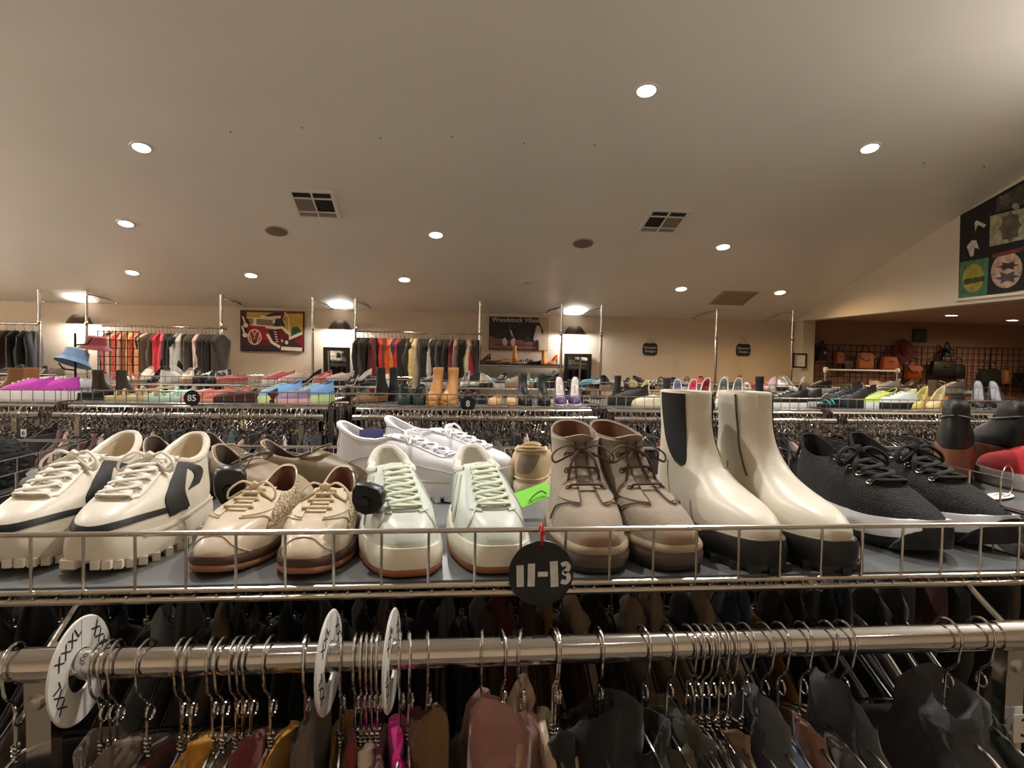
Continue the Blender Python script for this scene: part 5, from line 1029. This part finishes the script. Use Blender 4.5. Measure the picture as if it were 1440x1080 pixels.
# ------------------------------------------------------------------ shoes on the far racks
MESH = {}
def parts_for(kind):
    if kind in MESH: return MESH[kind]
    t = bpy.data.objects.new('proto', None); COL.objects.link(t); D = BLACKM
    heel = lambda H: (lambda y: H*(lambda u: u*u*(3-2*u))(min(1, max(0, (y+.06)/.13))))
    if kind == 'sneaker':
        s = Shoe(CUP, bow=-.012); s.upper(D, t, 12, 20); s.lining(D, t, 16); s.sole('midsole', D, t, 0, .034, .004, .004, 24); s.laces(D, t, [2.9, 3.6, 4.3, 5.0], .34, .004, .6, .005, cross=False); s.tongue(D, t, 3.0, .024, .02)
    elif kind == 'platform':
        s = Shoe([(a, b+.02, c, d+.02, w, p) for a, b, c, d, w, p in CUP], bow=-.012); s.upper(D, t, 12, 20); s.lining(D, t, 16); s.sole('midsole', D, t, 0, .054, .004, .004, 24); s.laces(D, t, [2.9, 3.6, 4.3, 5.0], .34, .004, .6, .005, cross=False)
    elif kind == 'flat':
        s = Shoe([(-.135, .010, .125, .012, .042, .66), (-.133, .025, .127, .03, .042, .64), (-.105, .042, .128, .044, .040, .62), (-.078, .045, .128, .052, .037, .6), (-.066, .046, .127, .058, .035, .6)], bow=-.02); s.upper(D, t, 9, 20); s.lining(D, t, 16); s.sole('midsole', D, t, 0, .011, .002, .002, 22)
    elif kind in ('pump', 'wedge'):
        H = .085 if kind == 'pump' else .07
        s = Shoe([(-.128, .006, .100, .008, .037, .72), (-.126, .022, .102, .026, .037, .68), (-.100, .038, .104, .044, .035, .64), (-.078, .042, .104, .058, .032, .6), (-.066, .042, .104, .066, .030, .6)], lift=heel(H), bow=-.022, g=[(0, .62), (.12, .85), (.32, 1), (.5, .86), (.66, .74), (.85, .74), (1, .7)])
        s.upper(D, t, 9, 20); s.lining(D, t, 16); s.sole('midsole', D, t, .0, .008, .001, .001, 22)
        if kind == 'pump': MB().tube([(0, .085, H+.01), (0, .088, H*.5), (0, .084, 0)], [.022, .010, .006], 8).build('heel', D, t)
        else: MB().poly([(-.028, -.05, 0), (-.028, .1, 0), (-.028, .1, H+.004), (-.028, .06, H), (-.028, 0, H*.4)], (.056, 0, 0)).build('heel', D, t)
    elif kind == 'sandal':
        s = Shoe(OXF); s.sole('midsole', D, t, 0, .026, .0, .002, 24)
        for nm, y, h, w in (('strap', -.085, .035, .044), ('strap', -.045, .045, .045), ('strap', .02, .060, .040), ('strap', .10, .052, .036)):
            MB().tube([(w*math.cos(PI*k/10), y+.02*math.sin(PI*k/10)*(1 if y > 0 else -.3), .02+h*math.sin(PI*k/10)) for k in range(11)], .008, 6, flat=.35).build(nm, D, t)
        MB().tube(smooth([(-.03, .02, .06), (-.035, .07, .06), (0, .13, .065), (.035, .07, .06), (.03, .02, .06)], 14), .006, 6).build('strap', D, t)
    elif kind in ('boot', 'heelboot'):
        H = .0 if kind == 'boot' else .06; P = [(a, b-.015, c, d-.012, w*.9, p) for a, b, c, d, w, p in CHE]
        s = Shoe(P, lift=heel(H), bow=0); s.upper(D, t, 16, 20); s.lining(D, t, 16); s.sole('midsole', D, t, 0, .024, .002, .002, 22)
        MB().box(-.028, .028, .065, .125, 0, H+.01).build('heel', D, t)
    elif kind == 'loafer':
        s = Shoe(OXF, bow=-.022); s.upper(D, t, 12, 20); s.lining(D, t, 16); s.sole('midsole', D, t, 0, .02, .003, .003, 22); s.patch('strap', D, t, lambda a, b: (3.0+.9*a, -1.1+2.2*b), 3, 10, .002)
    elif kind == 'chunky':
        s = Shoe(RUN, bow=-.018); s.upper(D, t, 12, 20); s.lining(D, t, 16); s.sole('midsole', D, t, 0, .042, .006, .003, 24); s.laces(D, t, [2.9, 3.6, 4.3, 5.0], .34, .004, .6, .005, cross=False); s.tongue(D, t, 3.0, .026, .02)
    out = [(o.name.split('.')[0], o.data, o.matrix_local.copy()) for o in t.children]
    for o in list(t.children): bpy.data.objects.remove(o)
    bpy.data.objects.remove(t); MESH[kind] = out; return out
def far_shoe(kind, x, y, z, rot, up, sole, lab, group, lin=None, lace=None, sc=.95, tilt=0):
    nm = {'sneaker': 'sneaker', 'platform': 'platform_sneaker', 'flat': 'flat_shoe', 'pump': 'heeled_pump', 'wedge': 'wedge_shoe', 'sandal': 'sandal', 'boot': 'ankle_boot', 'heelboot': 'heeled_boot', 'loafer': 'loafer', 'chunky': 'chunky_sneaker'}[kind]
    t = thing(nm, lab, 'boot' if 'boot' in kind else ('sandal' if kind == 'sandal' else 'shoe'), (x, y, z), rot, group, sc)
    if tilt: t.rotation_euler.y = tilt; t.location.z += .04*abs(tilt)
    cu = leather(*up) if sum(up) > 0 else BLACKM
    for pn, me, M in parts_for(kind):
        m = cu
        if pn in ('midsole', 'heel', 'heel_block'): m = mat('sole_%d_%d_%d' % sole, srgb(*sole), .55, var=.06)
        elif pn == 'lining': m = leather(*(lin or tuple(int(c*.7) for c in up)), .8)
        elif pn in ('lace',): m = mat('lace_%d_%d_%d' % (lace or sole), srgb(*(lace or sole)), .8)
        o = link(pn, me, m, t); o.matrix_local = M
ZM = 1.3705
def fx(px, y): return PY(px, 565, y).x
R_ = math.radians
BLK, WHT, CRM, TAN = (20, 20, 21), (236, 232, 226), (232, 220, 192), (176, 126, 72)
MID = [ # kind, sight x, depth, turn, upper, sole, label
 ('boot', 6, 4.30, -90, (120, 78, 44), (60, 40, 26), 'brown suede ankle boot at the far left of the middle row', None, .82), ('boot', 27, 4.42, -80, (150, 102, 60), (60, 40, 26), 'tan suede ankle boot beside the magenta sneakers', None, .82),
 ('platform', 40, 4.18, -82, (206, 70, 190), (232, 224, 220), 'magenta sneaker with white sole, left of its pair', (150, 40, 140), .95), ('platform', 80, 4.20, -100, (206, 70, 190), (232, 224, 220), 'magenta sneaker with white sole, right of its pair', (150, 40, 140), .95),
 ('chunky', 116, 4.46, -70, (190, 190, 196), (214, 214, 216), 'silver grey patterned sneaker behind the dark boots', (80, 80, 84), .95), ('flat', 120, 4.20, -95, (24, 22, 20), (30, 26, 24), 'black flat shoe lying before the dark suede boots', None, 1.0),
 ('boot', 148, 4.38, 170, (52, 40, 30), (24, 20, 18), 'dark brown suede boot, left of its pair', None, .8), ('boot', 179, 4.40, 175, (52, 40, 30), (24, 20, 18), 'dark brown suede boot beside the tan strappy sandals', None, .8),
 ('sandal', 190, 4.16, -80, (176, 158, 118), (190, 172, 130), 'tan strappy sandal with thick sole', None, 1.05), ('sandal', 216, 4.40, -60, (190, 172, 130), (200, 184, 146), 'pale tan strappy sandal lying behind its mate', None, 1.05),
 ('sandal', 240, 4.16, -88, (176, 206, 182), (186, 210, 190), 'mint strappy sandal left of sign 85', None, 1.0), ('flat', 262, 4.32, -40, (168, 204, 184), (190, 212, 196), 'mint slip-on leaning behind the mint sandal', None, 1.0),
 ('loafer', 292, 4.15, -70, (206, 112, 92), (222, 150, 128), 'salmon pink loafer next to sign 85', None, .92), ('loafer', 318, 4.18, -60, (206, 112, 92), (222, 150, 128), 'salmon pink loafer, right of its pair', None, .92),
 ('loafer', 332, 4.12, -90, (72, 32, 30), (40, 24, 22), 'dark maroon loafer, left of its pair', (150, 110, 84), .85), ('loafer', 362, 4.14, -95, (72, 32, 30), (40, 24, 22), 'dark maroon loafer beside the blue sneakers', (150, 110, 84), .85),
 ('chunky', 394, 4.20, -48, (128, 176, 224), (206, 222, 150), 'light blue sneaker with lime sole, left of its pair', (60, 80, 120), .95), ('chunky', 441, 4.22, -45, (128, 176, 224), (206, 222, 150), 'light blue sneaker with lime sole, at the basket corner', (60, 80, 120), .95), ('sneaker', 412, 4.12, -80, (150, 130, 160), (226, 170, 170), 'lilac and pink low sneaker between the blue sneakers', None, .7),
 ('flat', 522, 4.2, -50, (126, 84, 44), (60, 40, 24), 'bronze flat at the left end of the centre basket', None, .95), ('heelboot', 541, 4.32, 160, (22, 21, 22), BLK, 'black heeled boot with tan inside, left of its pair', (190, 150, 96), .78), ('heelboot', 557, 4.42, 165, (28, 26, 26), BLK, 'black heeled boot leaning behind the green sneakers', (190, 150, 96), .78),
 ('sneaker', 569, 4.14, 4, (26, 38, 34), (30, 44, 40), 'dark green sneaker, left of its pair', None, .95), ('sneaker', 590, 4.14, -4, (26, 38, 34), (30, 44, 40), 'dark green sneaker beside the tan suede boots', None, .95),
 ('boot', 612, 4.16, -12, (182, 128, 70), (190, 140, 84), 'tall tan suede boot, left of its pair', None, 1.02), ('boot', 633, 4.18, -14, (182, 128, 70), (190, 140, 84), 'tall tan suede boot beside the round sign 8', None, 1.02),
 ('sandal', 664, 4.3, 30, BLK, (30, 28, 28), 'black strappy sandal behind the round sign 8', None, 1.0), ('flat', 697, 4.14, -14, (206, 168, 126), (170, 120, 76), 'nude patent flat, left of its pair', None, .95), ('flat', 720, 4.15, -8, (206, 168, 126), (170, 120, 76), 'nude patent flat beside the black boots', None, .95),
 ('boot', 737, 4.18, 3, BLK, (16, 16, 16), 'black leather ankle boot, left of its pair', (70, 80, 70), .88), ('boot', 764, 4.18, -2, BLK, (16, 16, 16), 'black leather ankle boot beside the purple pumps', (70, 80, 70), .88),
 ('pump', 787, 4.2, -6, (86, 52, 116), (226, 220, 214), 'purple pump with white inside, left of its pair', (230, 222, 214), 1.15), ('pump', 808, 4.22, -12, (86, 52, 116), (226, 220, 214), 'purple pump with white inside at the basket end', (230, 222, 214), 1.15),
 ('heelboot', 866, 4.3, 175, BLK, BLK, 'black ankle boot at the left end of the cream shoe basket', None, .68), ('chunky', 884, 4.22, -75, BLK, BLK, 'black chunky sneaker left of the cream sneakers', None, .95), ('pump', 905, 4.34, -30, (236, 226, 176), (226, 216, 190), 'pale yellow pump behind the cream sneakers', None, 1.0),
 ('loafer', 916, 4.14, -88, (232, 222, 200), (222, 206, 168), 'cream slip-on sneaker, left of its pair', (206, 140, 80), .85), ('loafer', 938, 4.20, -86, (232, 222, 200), (222, 206, 168), 'cream slip-on sneaker with tan inside', (206, 140, 80), .85), ('boot', 935, 4.5, 170, (34, 32, 32), BLK, 'charcoal ankle boot behind the cream slip-ons', None, .8),
 ('pump', 952, 4.22, -20, WHT, WHT, 'white pump with lilac lining', (120, 110, 140), 1.1), ('pump', 972, 4.28, -30, (230, 224, 224), (230, 224, 218), 'white pump with pink-red lining', (190, 60, 90), 1.1), ('pump', 990, 4.34, -34, WHT, WHT, 'white pump with dark red lining', (120, 20, 34), 1.15),
 ('pump', 1016, 4.18, -28, WHT, WHT, 'white pump with grey lining, left of its pair', (104, 104, 98), 1.2), ('pump', 1036, 4.2, -30, WHT, WHT, 'white pump with grey lining, right of its pair', (104, 104, 98), 1.2), ('boot', 1068, 4.4, 150, (28, 28, 28), BLK, 'black suede ankle boot behind the cream boot tops', None, .9),
 ('sneaker', 1106, 4.14, -90, (24, 24, 26), (232, 230, 226), 'black and white low sneaker in profile', None, 1.0), ('sneaker', 1128, 4.26, -84, (34, 34, 36), (222, 220, 216), 'charcoal low sneaker behind the black and white one', None, 1.0), ('sandal', 1172, 4.2, -70, (40, 160, 170), BLK, 'teal strapped black sandal at the basket corner', None, .9),
 ('chunky', 1184, 4.32, -80, BLK, BLK, 'black platform sneaker heaped at the left of its basket', None, 1.1), ('chunky', 1207, 4.22, -70, (26, 26, 26), (22, 22, 22), 'black quilted sneaker beside the lime sneakers', None, 1.1), ('boot', 1198, 4.5, 170, (24, 24, 25), BLK, 'black padded boot behind the black sneakers', None, .8),
 ('chunky', 1236, 4.2, -78, (206, 226, 110), (226, 234, 232), 'lime and white running sneaker, left of its pair', (30, 30, 30), .95), ('chunky', 1262, 4.16, -84, (226, 236, 232), (24, 24, 24), 'white running sneaker with black sole', (206, 226, 110), .95), ('wedge', 1292, 4.2, -60, (240, 226, 130), (206, 160, 96), 'yellow floral wedge with cork heel, left of its pair', None, 1.05), ('wedge', 1316, 4.24, -62, (246, 232, 180), (206, 160, 96), 'pale yellow floral wedge with cork heel', None, 1.05),
 ('boot', 1306, 4.5, 160, (96, 72, 40), (60, 44, 28), 'olive brown ankle boot behind the yellow wedges', None, .85), ('loafer', 1346, 4.3, -50, BLK, BLK, 'black mule right of the yellow wedges', None, 1.0), ('pump', 1376, 4.22, -36, (34, 34, 36), (120, 120, 124), 'silver-edged black pump, left of its pair', (170, 172, 176), 1.25), ('pump', 1400, 4.2, -30, (34, 34, 36), (120, 120, 124), 'silver-edged black pump, right of its pair', (170, 172, 176), 1.25), ('flat', 1432, 4.2, -70, (206, 150, 150), (226, 214, 206), 'pink patterned flat at the right edge', None, 1.2)]
for k, px, y, rt, up, so, lab, lin, sc in MID: far_shoe(k, fx(px, y), y, ZM, R_(rt), up, so, lab, 'shoes in the middle-row baskets', lin, None, sc)
# back row: shoes by zone
ZONES = [(-10, 80, 'at the far left', [BLK, (90, 60, 40), (40, 36, 34), (120, 100, 84)]), (195, 300, 'behind sign 85', [WHT, (226, 214, 196), BLK, (60, 48, 40), (230, 228, 222)]), (300, 500, 'under the van painting', [BLK, (28, 26, 26), (200, 90, 100), (40, 36, 36), (222, 200, 190), (24, 24, 24)]),
         (500, 680, 'under the middle wall rail', [BLK, (236, 232, 226), (40, 40, 44), (30, 28, 28), (206, 200, 190)]), (683, 850, 'under the orange shoe shelf', [(236, 228, 212), (90, 176, 206), BLK, (232, 230, 226), (180, 170, 150), (60, 52, 48)]), (850, 985, 'below the left plaque', [BLK, (116, 88, 56), (222, 216, 206), (50, 44, 40), (236, 214, 150)]),
         (985, 1110, 'below the right plaque', [(186, 40, 36), (232, 176, 196), (240, 206, 214), (236, 230, 224), BLK, (206, 60, 56), (230, 222, 206)]), (1110, 1445, 'before the bag grid', [(226, 216, 200), BLK, (206, 200, 190), (110, 90, 72), (40, 38, 36), (190, 160, 130)])]
BOOTOK = (300, 680)
KN = {'sneaker': 'sneaker', 'flat': 'flat', 'pump': 'pump', 'sandal': 'sandal', 'loafer': 'loafer', 'chunky': 'chunky sneaker', 'heelboot': 'heeled boot'}
for a, b_, where, pal in ZONES:
    px = a; i = 0
    while px < b_:
        k = random.choice([q for q in KN if q != 'heelboot']); c = pal[i % len(pal)]; y = 6.56+.34*(i % 2)+random.random()*.06; x = fx(px, y)
        if any(q0+.08 < x < q1-.08 for q0, q1 in RX):
            key = '%s %s %s' % (cname(c) if c not in (WHT,) else 'white', KN[k], where)
            far_shoe(k, x, y, ZM, R_(random.choice((-80, -60, -20, 10, 160))), c, random.choice(((230, 226, 220), BLK, (170, 140, 110))), 'small %s %s in the back row' % (nth(key), key), 'shoes in the back-row baskets', None, None, 1.0)
        px += random.choice((9, 11, 13)); i += 1
# orange shoes on the wall shelf
X0, Y0, Z0, SWd = WSHELF
for i, (u, k, c, so, rt, lab) in enumerate(((.05, 'pump', (110, 50, 30), (60, 34, 24), -70, 'dark tan pump at the left end of the wall shelf'), (.16, 'flat', (150, 70, 40), (80, 40, 26), -80, 'brown flat second from left on the wall shelf'), (.28, 'sandal', (214, 160, 90), (190, 130, 70), -50, 'tan strappy sandal on the wall shelf'), (.42, 'heelboot', (224, 140, 50), (200, 120, 40), 170, 'orange heeled boot in the middle of the wall shelf'),
        (.55, 'sandal', BLK, (226, 220, 210), -70, 'black and white striped sandal on the wall shelf'), (.67, 'flat', (60, 32, 24), BLK, -60, 'dark brown flat on the wall shelf'), (.79, 'boot', (226, 150, 60), (200, 130, 60), 160, 'yellow-orange boot on the wall shelf'), (.90, 'pump', (222, 96, 34), (226, 140, 60), -50, 'bright orange pump at the right end of the wall shelf'))):
    far_shoe(k, X0+SWd*u, Y0+.17, Z0, R_(rt), c, so, lab, 'shoes on the wall shelf', None, None, .85)
# round signs of the middle row
for (px, py, s_, lab) in ((270, 560, '85', 'round black sign reading 85 on the left middle basket'), (658, 568, '8', 'round black sign reading 8 below the tan boots'), (996, 571, '8', 'round black sign reading 8 beside the cream boot top')):
    p = PY(px, py, MYF-.03); t = thing('size_sign', lab, 'sign', p); o = MB().lathe([(0, .0015), (.044, .0015), (.045, 0), (.044, -.0015), (0, -.0015)], 32).build('disc', BLACKP, t); o.rotation_euler = (PI/2, 0, 0)
    letters('figure', s_, .05, BR, t, Matrix.Translation((0, -.003, 0)) @ Matrix.Rotation(PI/2, 4, 'X')); MB().tube(smooth([(0, -.003, .036), (0, -.004, .055), (0, .025, .052), (0, .003, .036)], 10), .0018, 5).build('cable_tie', BLACKP, t)
p = PY(33, 609, MYF-.195); t = thing('number_plate', 'small white plate with a 6 on the left middle rack', 'sign', p); MB().box(-.014, .014, -.001, .001, -.02, .02).build('plate', WHITEP, t); letters('numeral', '6', .036, BLACKM, t, Matrix.Translation((0, -.002, 0)) @ Matrix.Rotation(PI/2, 4, 'X'))
